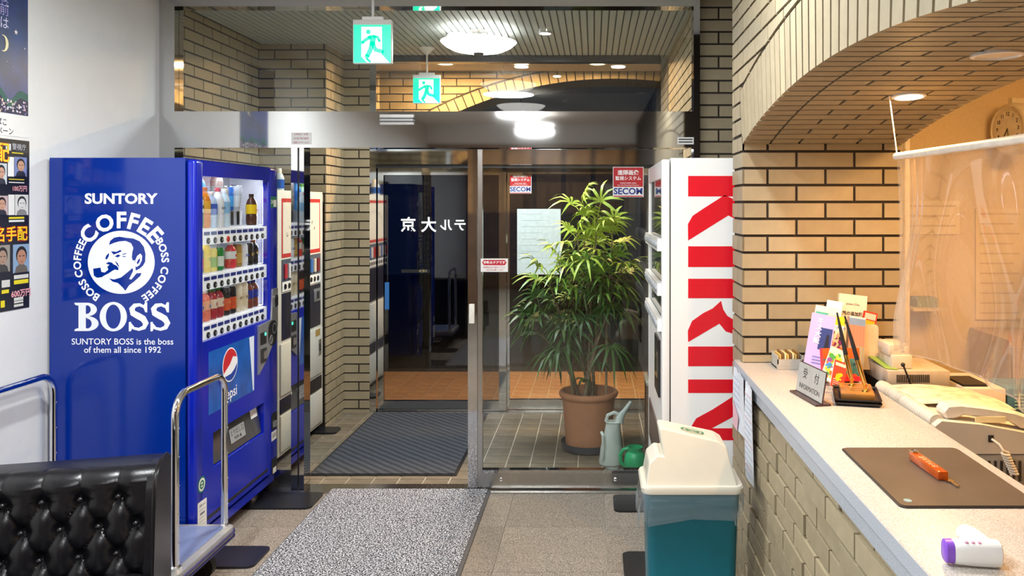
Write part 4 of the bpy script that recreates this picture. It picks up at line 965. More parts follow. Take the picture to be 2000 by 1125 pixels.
def manual(mb, M, w_, h_):
    mb.flatpoly([(w_*.05, h_*.70), (w_*.11, h_*.90), (w_*.89, h_*.90), (w_*.95, h_*.70), (w_*.89, h_*.50), (w_*.11, h_*.50)], .001, flat('#c0142c'), M)
    put_text(mb, '手動のドアです', w_*.115, M, WH, w_*.5, h_*.69, .0018, bold=.03)
    put_text(mb, '開閉後は必ず閉めて下さい', w_*.068, M, flat('#c0142c'), w_*.5, h_*.33, .0018); put_text(mb, 'ご協力をお願いします', w_*.068, M, flat('#c0142c'), w_*.5, h_*.14, .0018)
notice('door_notice', 'small white and red manual door notice on the sliding door edge', 939, 992, 505, 531, DY-.0235, manual)
def phone_(mb, M, w_, h_):
    for k, (s_, z_) in enumerate((('お問合せ・修理', .85), ('0120-78-2083', .5), ('自動ドアサービス', .15))): put_text(mb, s_, w_*(.10 if k != 1 else .13), M, flat('#b04858'), w_*.5, h_*z_, .0018)
notice('repair_sticker', 'faint white repair sticker with red digits on the steel header', 569, 608, 259, 282, DY-.0612, phone_)
def plate2(mb, M, w_, h_):
    for z_ in (.70, .32): mb.stroke([(w_*.08, h_*z_), (w_*.92, h_*z_)], h_*.16, .001, flat('#303030'), M, caps=False)
notice('maker_plate', 'small white maker plate at the right end of the steel header', 1323, 1355, 268, 282, DY-.0612, plate2)
def blank(mb, M, w_, h_):
    for i in range(9): mb.stroke([(w_*.1, h_*(.92-.095*i)), (w_*(.55+.35*((i*7) % 3)/2), h_*(.92-.095*i))], h_*.006, .001, flat('#b9c4c4'), M, caps=False)
notice('glass_poster', 'large pale blue white sheet on the far glass behind the palm', 1010, 1095, 408, 536, EY+.0352, blank, base=pm('poster_pale', (.72, .80, .80), .6))
# ------------------------------------------------------------------ potted palm and watering cans
PXc, PYc = -.035, 5.38
pp = thing('potted_palm', 'tall leafy lady palm in a terracotta pot behind the glass door', 'potted plant', (PXc, PYc, 0))
TER = pm('terracotta', (.45, .20, .10), .7, var=.05, scale=12)
MB().lathe([(.145, .035), (.150, .04), (.172, .33), (.175, .345), (.188, .348), (.194, .358), (.194, .372), (.188, .382), (.172, .384), (.166, .375), (.155, .30)], (PXc, PYc, 0), 40, caps=False).build('pot', TER, pp)
MB().lathe([(1e-4, .318), (.163, .318)], (PXc, PYc, 0), 30, caps=False).build('soil', pm('soil', (.05, .03, .02), .95, var=.4, scale=50, bump=1), pp)
MB().lathe([(1e-4, .004), (.155, .004), (.175, .012), (.182, .055), (.178, .056), (.170, .018), (1e-4, .012)], (PXc, PYc, 0), 40, caps=False).build('saucer', pm('saucer_slate', (.03, .04, .06), .5), pp)
MB().lathe([(.140, .0125), (.147, .036)], (PXc, PYc, 0), 30).build('pot_base', TER, pp)
CANE = pm('cane', (.22, .17, .10), .7, var=.25, scale=40)
LF = [pm('leaf_dark', (.035, .10, .018), .45, var=.2, scale=12), pm('leaf_mid', (.14, .29, .035), .45, var=.2, scale=12), pm('leaf_toplit', (.38, .52, .06), .45, var=.2, scale=12)]  # upper leaves take brighter greens: top light put into the colour
rnd = random.Random(21)
def fan(base, dirv, size, n, mat, droop):
    """one palmate leaf: petiole and a fan of pleated leaflets"""
    base = Vector(base); d = Vector(dirv).normalized(); hub = base+d*size*.55+Vector((0, 0, -.02*droop))
    mb = MB(); mb.tube([base, (base+hub)/2+Vector((0, 0, .012)), hub], .0028, 5)
    side = d.cross(Vector((0, 0, 1)))
    side = side.normalized() if side.length > .05 else Vector((1, 0, 0))
    up = side.cross(d).normalized()
    for k in range(n):
        a = (k/(n-1)-.5)*2*math.radians(105)
        ld = (d*math.cos(a)+side*math.sin(a)).normalized(); L = size*(1.0-.28*abs(a)/1.8)*rnd.uniform(.85, 1.12); wd = .0088*rnd.uniform(.8, 1.25)
        sd = ld.cross(up).normalized(); vs = []
        for q, t in enumerate((0, .25, .55, .8, 1.0)):
            c = hub+ld*L*t+up*(.03*math.sin(t*PI))*1+Vector((0, 0, -L*droop*t*t*.55)); wq = wd*(.35, .95, 1, .7, .06)[q]
            vs += [(c+sd*wq)[:], (c-sd*wq)[:]]
        mb.add(vs, [(2*i, 2*i+1, 2*i+3, 2*i+2) for i in range(4)], None, True)
    return mb.build('leaf', mat, pp)
stems = [(-.05, .02, 1.60, 3), (.06, -.02, 1.52, 3), (.16, .03, 1.42, 3), (-.16, -.03, 1.22, 2), (-.27, .02, 1.12, 2), (.02, .06, 1.33, 2), (.10, -.06, 1.18, 1),
         (-.10, .06, 1.02, 1), (-.32, -.02, .92, 0), (.22, .02, 1.18, 1), (-.20, -.06, .86, 0), (.0, -.08, 1.10, 1), (.17, -.05, 1.0, 0), (-.08, -.04, 1.42, 3), (-.38, .04, .80, 0)]
for i, (tx, ty, tz_, br_) in enumerate(stems):
    a = rnd.uniform(0, 2*PI); rr = rnd.uniform(.02, .125); b0 = Vector((PXc+rr*math.cos(a)*.9+tx*.15, PYc+rr*math.sin(a)*.9, .315)); tip = Vector((PXc+tx, PYc+ty, tz_))
    mid = b0.lerp(tip, .5)+Vector((tx*-.12, 0, .03)); path = [b0, b0.lerp(mid, .5)+Vector((0, 0, .015)), mid, mid.lerp(tip, .5)+Vector((0, 0, .01)), tip]
    MB().tube(path, [.0085, .008, .0075, .006, .004], 7).build('stem', CANE, pp)
    nl = 7 if br_ > 1 else 6
    for k in range(nl):
        t = 1-.055*k*(1 if tz_ > 1 else 1.3); base = path[3].lerp(tip, max(0, (t-.72)/.28)) if t > .72 else mid.lerp(path[3], .5)
        az = k*2.4+rnd.uniform(-.4, .4)+i; el = (1.05-.32*k)+rnd.uniform(-.15, .2)
        dv = (math.cos(az)*math.cos(el)+tx*.9, math.sin(az)*math.cos(el)*.8, math.sin(el))
        high = base.z+.1*el
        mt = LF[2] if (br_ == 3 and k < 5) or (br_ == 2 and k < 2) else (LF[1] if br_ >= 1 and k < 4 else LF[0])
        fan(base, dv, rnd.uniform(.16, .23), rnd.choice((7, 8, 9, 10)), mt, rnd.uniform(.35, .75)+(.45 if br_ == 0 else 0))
for k, (ax, ay) in enumerate(((-.5, -.6), (.3, -.8))): fan((PXc+.0+.06*k, PYc-.06, .44+.10*k), (ax, ay, .5), .11, 6, LF[0], .9)
pc = thing('watering_can', 'pale grey plastic watering can with long spout on the tile floor', 'watering can', (.115, 5.06, .001))
PALE = pm('pale_plastic', (.55, .62, .60), .4, var=.03); wx, wy = .105, 5.06
rings = []
for z, rx, ry, dx in ((.002, .072, .058, 0), (.01, .076, .060, 0), (.10, .066, .056, .002), (.20, .050, .048, .010), (.255, .046, .044, .016), (.262, .052, .050, .016)):
    rings.append([(wx+dx+rx*math.cos(2*PI*i/24), wy+ry*math.sin(2*PI*i/24), z) for i in range(24)])
MB().loft(rings).build('body', PALE, pc)
MB().tube([(wx+.05, wy, .255), (wx+.055, wy, .285), (wx+.085, wy, .33), (wx+.125, wy, .385)], [.030, .026, .014, .010], 12).build('spout', PALE, pc)
MB().tube([(wx-.03, wy, .262), (wx-.02, wy, .30), (wx+.02, wy, .318), (wx+.055, wy, .30), (wx+.062, wy, .27)], .011, 8).build('hood_loop', PALE, pc)
MB().tube([(wx-.058, wy-.02, .20), (wx-.05, wy-.052, .19), (wx-.048, wy-.060, .12), (wx-.05, wy-.06, .06), (wx-.052, wy-.05, .04)], .009, 8).build('handle', PALE, pc)
gc = thing('watering_can', 'bright green small plastic watering can on the tile floor', 'watering can', (.25, 4.97, .001)); gx, gy = .248, 4.96
GPL = pm('green_plastic', (.008, .36, .14), .3, var=.03)
MB().lathe([(.062, .002), (.068, .01), (.066, .06), (.058, .095), (.045, .108), (.044, .130), (.048, .136), (.042, .136), (.040, .11)], (gx, gy, 0), 26, caps=False).lathe([(1e-4, .003), (.064, .003)], (gx, gy, 0), 26, caps=False).build('body', GPL, gc)
MB().tube([(gx-.043, gy, .125), (gx-.07, gy, .118), (gx-.088, gy, .09), (gx-.086, gy, .04), (gx-.06, gy, .018)], .011, 8).build('handle', GPL, gc)
MB().tube([(gx+.05, gy, .03), (gx+.085, gy, .07), (gx+.105, gy, .125)], [.018, .013, .010], 10).build('spout', GPL, gc)
# low wooden stand beside the white machine
st = thing('wooden_stand', 'narrow brown wooden stand at the edge of the white machine behind the glass', 'stand', (.43, 5.1, 0))
for (x, y) in ((.34, 4.99), (.34, 5.25), (.53, 4.99), (.53, 5.25)): MB().box(x-.015, x+.015, y-.015, y+.015, .004, .50).build('leg', WOODB, st)
MB().box(.32, .55, 4.97, 5.27, .50, .52, pm('stand_top', (.5, .5, .42), .5)).build('top', WOODB, st)
MB().box(.33, .54, 4.98, 5.26, .15, .165).build('shelf', WOODB, st)
jb = thing('blue_bottle', 'round blue glass bottle on the narrow wooden stand', 'bottle', (.37, 5.06, .52))
MB().lathe([(.02, 0), (.034, .012), (.040, .04), (.032, .068), (.016, .08), (.014, .10)], (.37, 5.06, .52), 20).build('body', pm('cobalt', (.02, .07, .22), .15), jb)
MB().tube([(.37, 5.06, .62), (.35, 5.06, .64), (.34, 5.06, .632)], .006, 8).build('nozzle', BLACKP, jb)
# ------------------------------------------------------------------ posters on the left wall
WXL = -2.4195
def wy_(px): return -WXL*F/(VX-px)
def wz_(px, py): return CH-(py-VY)*wy_(px)/F
Mw = FRM((WXL, 0, 0), 'E')
def wp_(px, py): return (wy_(px), wz_(px, py))
night = thing('wall_poster', 'night sky poster with moon and town lights on the white wall', 'poster', (WXL, 3.25, 1.88))
yR, yL = 3.500, 3.02
MB().prism([(yL, 1.885), (yR, 1.885), (yR, 2.60), (yL, 2.60)], 0, .001, None, Mw).build('sheet', PAPER, night)
NB = pm('night_blue', (.006, .028, .16), .35, var=.5, scale=5)
MB().flatpoly([(yL, 1.978), (yR, 1.978), (yR, 2.60), (yL, 2.60)], .0012, NB, Mw).build('sky_print', NB, night)
mb = MB(); rp = random.Random(5)
def hill(x): return 2.045+.018*math.sin(x*31)+.012*math.sin(x*57)
mb.flatpoly([(yL, 1.98)]+[(yL+(yR-yL)*i/30, hill(yL+(yR-yL)*i/30)+.02) for i in range(31)][::1]+[(yR, 1.98)], .0017, flat('#1c5a52'), Mw)
mb.flatpoly([(yL, 1.98)]+[(yL+(yR-yL)*i/30, hill(yL+(yR-yL)*i/30)-.012) for i in range(31)]+[(yR, 1.98)], .0022, flat('#1a1f44'), Mw)
for k in range(170):
    x = rp.uniform(yL+.005, yR-.008); z = rp.uniform(1.983, 2.035); s_ = rp.uniform(.0015, .004)
    mb.flatpoly([(x-s_, z-s_*1.3), (x+s_, z-s_*1.3), (x+s_, z+s_*1.3), (x-s_, z+s_*1.3)], .0027, flat(rp.choice(('#f0d8c0', '#c8a0c8', '#f4f0ff', '#8a7ab8'))), Mw)
mb.build('town_print', NB, night)
mb = MB(); mb.flatpoly([(3.352+.030*math.cos(a), 2.262+.034*math.sin(a)) for a in [math.radians(-110+220*i/16) for i in range(17)]]+[(3.352+.014*math.cos(a), 2.262+.030*math.sin(a)) for a in [math.radians(100-200*i/12) for i in range(13)]], .0027, flat('#f0e6b8'), Mw)
def star(x, y, r): return [(x+(r if i % 2 == 0 else r*.42)*math.cos(PI/2+PI*i/5), y+(r if i % 2 == 0 else r*.42)*math.sin(PI/2+PI*i/5)) for i in range(10)]
mb.build('moon_print', NB, night)
for p in ((30, 63, .012), (47, 95, .004), (14, 12, .005), (24, 130, .003), (12, 120, .003)): mb = MB().flatpoly(star(*wp_(p[0], p[1]), p[2]), .0027, flat('#f2e8dc'), Mw); mb.build('star_print', NB, night)
mb = MB(); put_text(mb, '前', .055, Mw, flat('#a9a2d8'), *wp_(7, 20), .003); put_text(mb, 'は', .055, Mw, flat('#d8d4ee'), *wp_(7, 46), .003); put_text(mb, '寝', .055, Mw, flat('#a9a2d8'), *wp_(7, -6), .003)
mb.build('headline', NB, night)
mb = MB(); put_text(mb, 'たばこ', .032, Mw, flat('#20243a'), wp_(14, 240)[0]-.048, wp_(14, 240)[1], .0016, bold=.01); put_text(mb, 'キャンペーン', .032, Mw, flat('#20243a'), wp_(14, 257)[0]-.060, wp_(14, 257)[1], .0016, bold=.01); mb.build('lettering', NB, night)
wt = thing('wall_poster', 'black wanted poster with portrait photos and yellow headline on the white wall', 'poster', (WXL, 3.27, 1.16))
def wav(u, v): 
    y = yL+(3.508-yL)*u; z = 1.162+(1.872-1.162)*v
    return (WXL+.0015+.0006*math.sin(v*9), y, z)
BK = pm('poster_black', (.014, .014, .016), .35)
MB().grid(wav, 4, 24).box(WXL, WXL+.001, yL, 3.506, 1.163, 1.871).build('sheet', BK, wt)
def portrait(px0, px1, py0, py1, bg, skin, hair, cloth, nm):
    a = wp_(px0, py0); b = wp_(px1, py1); w_, h_ = b[0]-a[0], a[1]-b[1]; cx_ = (a[0]+b[0])/2; mb = MB()
    R = lambda x0, x1, y0, y1: [(a[0]+w_*x0, b[1]+h_*y0), (a[0]+w_*x1, b[1]+h_*y0), (a[0]+w_*x1, b[1]+h_*y1), (a[0]+w_*x0, b[1]+h_*y1)]
    mb.flatpoly(R(0, 1, 0, 1), .0026, flat(bg), Mw); mb.flatpoly([(a[0]+w_*x, b[1]+h_*y) for x, y in ((.1, 0), (.9, 0), (.82, .2), (.6, .3), (.4, .3), (.18, .2))], .0031, flat(cloth), Mw)
    mb.disc(cx_, b[1]+h_*.62, w_*.33, .0036, flat(hair), Mw, 20, ry=h_*.31); mb.disc(cx_, b[1]+h_*.54, w_*.27, .0041, flat(skin), Mw, 20, ry=h_*.27)
    for sx in (-.11, .11): mb.flatpoly([(cx_+w_*(sx-.06), b[1]+h_*.57), (cx_+w_*(sx+.06), b[1]+h_*.57), (cx_+w_*(sx+.06), b[1]+h_*.60), (cx_+w_*(sx-.06), b[1]+h_*.60)], .0046, flat('#2a201c'), Mw)
    mb.flatpoly([(cx_-w_*.08, b[1]+h_*.37), (cx_+w_*.08, b[1]+h_*.37), (cx_+w_*.08, b[1]+h_*.39), (cx_-w_*.08, b[1]+h_*.39)], .0046, flat('#8a4a40'), Mw)
    mb.build('portrait', PAPER, wt)
portrait(27, 51, 306, 345, '#7a86b8', '#c89878', '#241c1c', '#282a34', 0)
portrait(28, 54, 380, 420, '#d8d8d4', '#dcdcd8', '#3a3a3a', '#8a8a88', 0)
portrait(24, 56, 478, 530, '#8aa6c4', '#b8866a', '#241f1e', '#6a6258', 0)
portrait(-10, 12, 318, 360, '#c8d0d4', '#c89a80', '#1c1a1a', '#303038', 0); portrait(-10, 14, 382, 420, '#c8b0b0', '#c89a80', '#1c1a1a', '#303038', 0); portrait(-12, 18, 480, 530, '#9a9488', '#a88a74', '#2a2624', '#44403c', 0)
for k, c0 in enumerate((-112, -78, -44)):
    for j, (ya, yb) in enumerate(((316, 356), (382, 420), (480, 530))):
        portrait(c0, c0+26, ya, yb, ('#c8d0d4', '#a8b4c8', '#c8b8b0')[(k+j) % 3], '#c09478', '#1e1a1a', ('#303038', '#4a4440')[(k+j) % 2], 0)
mb = MB()
def rect(px0, px1, py0, py1, col, z=.0026):
    a = wp_(px0, py0); b = wp_(px1, py1); mb.flatpoly([(a[0], b[1]), (b[0], b[1]), (b[0], a[1]), (a[0], a[1])], z, flat(col), Mw)
mb.build('caption_print', BK, wt); mb = MB()
rect(14, 26, 306, 345, '#e8e8e4'); rect(15, 27, 380, 420, '#e8e8e4')
for py, c_ in ((349, '#e8d820'), (355, '#e8e8e4'), (424, '#e8d820'), (430, '#e8e8e4')): rect(16, 46, py, py+3, c_)
rect(28, 52, 286, 300, '#2a2c34'); rect(10, 20, 280, 294, '#d8d8d8'); rect(22, 44, 297, 301, '#e8d820')
mb.build('caption_print', BK, wt); mb = MB()
put_text(mb, '警視庁', .028, Mw, flat('#c8ccd4'), *wp_(36, 288), .0032); put_text(mb, '指名手配', .065, Mw, flat('#d82010'), wp_(25, 459)[0]-.045, wp_(25, 459)[1], .0028, bold=.05); put_text(mb, '指名手配', .065, Mw, flat('#f6d818'), wp_(25, 459)[0]-.045, wp_(25, 459)[1], .0034, bold=.012)
mb.build('headline', BK, wt); mb = MB()
put_text(mb, '配', .085, Mw, flat('#e85010'), *wp_(3, 300), .003, bold=.03); put_text(mb, '配', .085, Mw, flat('#f6d818'), *wp_(3, 300), .0034, bold=.008)
mb.build('headline', BK, wt); mb = MB()
put_text(mb, '100万円', .026, Mw, flat('#f0a8b0'), *wp_(37, 369), .0032, bold=.02); put_text(mb, '600万円', .034, Mw, flat('#f0a8b0'), *wp_(40, 573), .0032, bold=.03)
mb.build('reward_print', BK, wt); mb = MB()
for py in (538, 548, 582, 588, 593): rect(26, 54 if py < 580 else 44, py, py+4, '#d8d8d0' if py != 548 else '#e8d820')
rect(2, 18, 548, 560, '#d8d8d0'); rect(2, 16, 567, 572, '#e8d820'); rect(0, 8, 588, 600, '#e8d820')
mb.build('print', BK, wt)
# ------------------------------------------------------------------ reception counter
CT = .958
TOPM = speckle('counter_laminate', ('#8f867c', '#bdb4aa', '#d6cfc5'), 330, .38, (.3, .5, .7))
ct = thing('reception_counter', 'speckled beige laminate counter top with grey edge along the brick wall', 'counter', (.78, 2.1, .88))
MB().rbox(.582, .985, 1.0, 3.332, CT-.035, CT, .003, 2).box(.582, .603, 3.30, 3.40, CT-.035, CT-.0005).build('worktop', TOPM, ct)
EDGE = speckle('edge_laminate', ('#8b929c', '#a9afb8', '#c2c8d0'), 420, .4, (.3, .5, .7))
MB().box(.580, .582, 1.0, 3.40, CT-.034, CT-.001).build('front_edge', EDGE, ct)
MB().box(.590, .70, 1.0, 3.39, CT-.080, CT-.036).build('under_strip', EDGE, ct)
# papers taped to the counter front
def hang(name, label, y0, y1, z0, z1, tint, extra):
    t = thing(name, label, 'notice', (.578, (y0+y1)/2, z0))
    MB().grid(lambda u, v: (.5775-.004*math.sin(u*5+v*3)-.002*u, y1+(y0-y1)*u, z0+(z1-z0)*v), 8, 8).build('sheet', pm('paper_cool', (.72, .76, .82), .6), t)
    mb = MB(); M = FRM((.5705, 0, 0), 'W')
    extra(mb, M); mb.build('print', PAPER, t)
def e1(mb, M):
    mb.flatpoly([(-3.36, .70), (-3.26, .70), (-3.24, .76), (-3.36, .80)], 0, flat('#e2b8c4'), M)
    for i in range(5): mb.flatpoly([(-3.35, .90-.025*i), (-3.22, .90-.025*i), (-3.22, .905-.025*i), (-3.35, .905-.025*i)], 0, flat('#b4c0d4'), M)
def e2(mb, M):
    for i in range(14): mb.flatpoly([(-3.10, .89-.022*i), (-2.99+.02*(i % 3), .89-.022*i), (-2.99+.02*(i % 3), .894-.022*i), (-3.10, .894-.022*i)], 0, flat('#a8b4c8' if i % 4 else '#c8a8b4'), M)
hang('paper_notice', 'white paper notice with pink corner taped at the far end of the counter front', 3.13, 3.38, .70, .935, None, e1)
hang('paper_notice', 'longer white paper notice taped to the counter front, nearest of two', 2.965, 3.12, .575, .93, None, e2)
# thermometer
th = thing('thermometer', 'white and purple handheld thermometer lying on the counter', 'thermometer', (.672, 1.458, CT+.0005), rotz=math.radians(-6))
def sup(rx, rz, x, zc, n=20, yo=0): return [(x, yo+rx*math.copysign(abs(math.cos(2*PI*i/n))**.7, math.cos(2*PI*i/n)), zc+rz*math.copysign(abs(math.sin(2*PI*i/n))**.7, math.sin(2*PI*i/n))) for i in range(n)]
MB().loft([sup(.017, .018, -.036, .024), sup(.019, .0205, -.030, .024), sup(.020, .0225, .0, .0235), sup(.021, .023, .035, .0235), sup(.020, .022, .046, .0235), sup(.016, .017, .049, .0235)]).build('body', WHITEP, th, True)
MB().loft([sup(.0150, .0165, -.048, .024), sup(.0175, .0195, -.046, .024), sup(.0185, .0202, -.033, .024)]).build('sensor_head', pm('purple', (.22, .08, .55), .35), th, True)
MB().loft([[(.034+.019*math.cos(2*PI*i/18)*k+dx, .014+dy, .022+.018*math.sin(2*PI*i/18)*k) for i in range(18)] for dy, k, dx in ((-.002, 1, 0), (.03, 1.0, -.002), (.06, .98, -.008), (.078, .9, -.014), (.086, .6, -.016))]).build('grip', WHITEP, th, True)
for k in range(3): MB().sphere((-.012+.011*k, -.010, .0445), .0036, n=10, sz=.5).build('button', pm('pink_button', (.62, .25, .42), .4), th, True)
# dark desk pad, key
pd = thing('desk_pad', 'dark brown leather desk pad on the counter', 'desk pad', (.80, 1.94, CT))
PADM = pm('pad_leather', (.085, .065, .048), .38, var=.12, scale=6)
MB().rslab(.652, .948, 1.735, 2.15, CT+.0005, CT+.005, .014).build('sheet', PADM, pd)
MB().rslab(.648, .952, 1.731, 2.154, CT+.0003, CT+.003, .016).build('binding', BLACKP, pd)
MB().disc(.676, 1.765, .0085, CT+.005, flat('#7f9ea0'), None, 20, ry=.010).build('sticker', PAPER, pd)
ky = thing('key_fob', 'orange acrylic room key bar with a small key on the desk pad', 'key', (.803, 1.97, CT+.0055), rotz=math.radians(3))
AMB = pm('amber_acrylic', (.72, .13, .005), .12, var=.15, scale=30, coat=.5)
AMB.node_tree.nodes['Principled BSDF'].inputs['Transmission Weight'].default_value = .45
MB().rbox(-.0125, .0125, -.078, .078, 0, .020, .003, 2).build('bar', AMB, ky, True)
mb = MB(); put_text(mb, 'ホテル大京', .017, Matrix.Translation((0, -.005, .0202)) @ Matrix.Rotation(PI/2, 4, 'Z'), flat('#f3c89a'), 0, 0, .0004); mb.build('lettering', PAPER, ky, True)
MB().tube([(.012*math.cos(a)*.9, .078+.010*math.sin(a), .021) for a in [2*PI*i/16 for i in range(17)]], .0012, 6).build('ring', CHROME, ky, True)
kx = MB(); kx.disc(.010, -.088, .010, .003, None, None, 16).box(.006, .012, -.128, -.096, .003, .0048).box(.012, .016, -.124, -.119, .003, .0048).box(.012, .015, -.114, -.110, .003, .0048).build('key', CHROME, ky, True)
# information plate
inf = thing('sign_plate', 'tilted reception information plate on a dark foot on the counter', 'sign', (.710, 2.71, CT+.0005), rotz=math.radians(-81))
MB().box(-.105, .105, -.022, .030, 0, .006).build('foot', pm('dark_brown', (.05, .025, .025), .35), inf, True)
R15 = Matrix.Rotation(-.16, 4, 'X')
MB().box(-.105, .105, -.0015, .0015, .004, .108, M=R15).build('edge', pm('dark_brown', '#000'), inf, True)
MB().box(-.102, .102, -.0030, -.0014, .008, .105, M=R15).build('face', pm('plate_silver', (.50, .49, .46), .35, .3), inf, True)
mb = MB(); M = R15 @ FRM((0, -.0030, 0), 'S'); put_text(mb, '受', .036, M, flat('#2a2622'), -.045, .072, .0006); put_text(mb, '付', .036, M, flat('#2a2622'), .045, .072, .0006); put_text(mb, 'INFORMATION', .0235, M, flat('#2a2622'), 0, .030, .0006); mb.build('lettering', BLACKP, inf, True)
# pen stand
pn = thing('pen_stand', 'wooden double pen stand on stacked black trays on the counter', 'pen stand', (.865, 2.70, CT+.0005), rotz=math.radians(-14))
for z0, s_ in ((0, 1.0), (.012, 1.0)):
    MB().loft([[(x*k, y*k, z0+dz) for x, y in rrect(-.072, .072, -.105, .105, .008, 3)] for dz, k in ((0, .90), (.003, .96), (.009, 1.0), (.0112, 1.0), (.006, .93))], capt=False).build('tray', BLACKP, pn, True)
MB().rbox(-.052, .052, -.080, .085, .016, .036, .003, 2).build('wood_base', pm('honey_wood', (.36, .15, .03), .3, var=.2, scale=14), pn, True)
MB().box(-.0522, .0522, -.002, .000, .0355, .0364).build('groove', BLACKP, pn, True)
BRASS = pm('brass', (.80, .52, .16), .22, 1.)
for (x, y, lx, ly) in ((-.012, .045, -.040, .06), (.026, -.035, -.055, .05)):
    c = MB().lathe([(.013, .036), (.012, .040), (.005, .044), (.006, .052), (.009, .058)], (x, y, 0), 16).build('socket', BRASS, pn, True)
    p0 = Vector((x, y, .050)); p1 = p0+Vector((lx*.45, ly*.2, .085)); p2 = p0+Vector((lx*1.15, ly*.5, .225))
    pe = MB().tube([p0, p0.lerp(p1, .15), p1], [.003, .0075, .0085], 12).build('pen', BRASS, pn, True)
    MB().tube([p1, p1.lerp(p2, .5), p2], [.0080, .0062, .0028], 12).build('pen_body', BLACKP, pe, True)
# leaflets
def booklet(name, label, px, py, Y, w_, h_, t_, tilt, yaw, cover, side, draw=None, roll=0., lift=0., cat='brochure'):
    X = (px-VX)*Y/F
    t = thing(name, label, cat, (X, Y, CT+.001+lift), 'brochures on the counter'); t.rotation_euler = (-math.radians(tilt), math.radians(roll), math.radians(yaw))
    t.location.z += t_*math.sin(math.radians(tilt))+abs(w_/2*math.sin(math.radians(roll)))
    MB().box(-w_/2, w_/2, .0005, t_, 0, h_).build('pages', flat(side) if isinstance(side, str) else side, t, True)
    MB().box(-w_/2, w_/2, -.0004, .0004, 0, h_).build('cover', flat(cover) if isinstance(cover, str) else cover, t, True)
    if draw:
        mb = MB(); M = FRM((-w_/2, -.0004, 0), 'S'); draw(mb, M, w_, h_); mb.build('print', PAPER, t, True)
    return t
def R4(mb, M, w_, h_, x0, x1, y0, y1, c, z=.0005): mb.flatpoly([(w_*x0, h_*y0), (w_*x1, h_*y0), (w_*x1, h_*y1), (w_*x0, h_*y1)], z, flat(c), M)
def dots(mb, M, w_, h_, x0, x1, y0, y1, cols, n, seed, s0=.008):
    r = random.Random(seed)
    for k in range(n):
        x = r.uniform(x0, x1)*w_; y = r.uniform(y0, y1)*h_; s_ = r.uniform(.4, 1)*s0
        mb.disc(x, y, s_, .0012+.00001*k, flat(r.choice(cols)), M, 8)
def b1(mb, M, w_, h_):
    R4(mb, M, w_, h_, .45, .95, .42, .78, '#2a3a7c'); put_text(mb, 'キ', .024, M, WH, w_*.40, h_*.88, .0012, bold=.02); put_text(mb, 'ス', .024, M, WH, w_*.39, h_*.77, .0012, bold=.02); put_text(mb, '大', .024, M, WH, w_*.38, h_*.66, .0012, bold=.02); put_text(mb, '阪', .024, M, WH, w_*.36, h_*.55, .0012, bold=.02)
    mb.flatpoly([(w_*.70, h_*.44), (w_*.9, h_*.44), (w_*.84, h_*.68), (w_*.74, h_*.68)], .0012, flat('#15162a'), M)
    for i in range(3): R4(mb, M, w_, h_, .3, .7, .28-.05*i, .30-.05*i, '#8078c0')
def b2(mb, M, w_, h_): R4(mb, M, w_, h_, .05, .6, .80, .90, '#4aa890')
def b3(mb, M, w_, h_): mb.disc(w_*.3, h_*.80, w_*.15, .0006, flat('#4a9ad8'), M, 16, ry=w_*.25)
def b4(mb, M, w_, h_):
    R4(mb, M, w_, h_, 0, 1, .85, 1, '#f0d820'); R4(mb, M, w_, h_, .02, .98, .74, .84, '#e8f0f4'); put_text(mb, 'ガイドブック', .0135, M, flat('#2a4a9a'), w_*.5, h_*.79, .0012, bold=.03)
    dots(mb, M, w_, h_, .08, .92, .30, .72, ('#d83a4a', '#2a2a3a', '#f4f0ee', '#8a2a8a', '#e8b0a0'), 55, 2); dots(mb, M, w_, h_, .1, .9, .05, .28, ('#f0c830', '#e8f4f8', '#e86a30'), 20, 4)
def b5(mb, M, w_, h_):
    put_text(mb, 'Jesbari Day', .0125, M, flat('#404040'), w_*.5, h_*.86, .0008); put_text(mb, '紙の追加版', .017, M, flat('#282828'), w_*.5, h_*.72, .0008, bold=.03); put_text(mb, 'ご利用下さい!', .0155, M, flat('#282828'), w_*.5, h_*.58, .0008, bold=.03)
    R4(mb, M, w_, h_, .02, .08, .58, .72, '#303030'); R4(mb, M, w_, h_, .93, .98, .52, .68, '#303030')
def b6(mb, M, w_, h_):
    R4(mb, M, w_, h_, 0, 1, .84, .97, '#7a98c8'); R4(mb, M, w_, h_, 0, 1, .97, 1, '#e8f0f4'); R4(mb, M, w_, h_, 0, 1, .45, .84, '#c88a78'); R4(mb, M, w_, h_, 0, 1, 0, .45, '#a8a088')
    for i in range(5): R4(mb, M, w_, h_, .1+.2*i, .11+.2*i, .0, .84, '#8a6a5a', .0008)
def b7(mb, M, w_, h_): R4(mb, M, w_, h_, .1, .9, .7, .84, '#f0b020'); R4(mb, M, w_, h_, .1, .9, .86, .97, '#e8c8c0')
def b8(mb, M, w_, h_): dots(mb, M, w_, h_, .08, .92, .12, .85, ('#3a8ad0', '#e8c83a', '#d86a3a', '#4aa04a', '#f4f0e8', '#8a4a9a'), 60, 7, .009); R4(mb, M, w_, h_, .05, .95, .02, .10, '#f4f4f0', .003)
def b9(mb, M, w_, h_): R4(mb, M, w_, h_, 0, 1, .68, 1, '#f05a18'); R4(mb, M, w_, h_, 0, 1, .22, .68, '#4a7a74'); dots(mb, M, w_, h_, .03, .97, .08, .6, ('#3a6a60', '#7a9a80', '#d8502a', '#2a4a50'), 50, 9, .010); R4(mb, M, w_, h_, 0, 1, 0, .14, '#d81c2a', .0035)
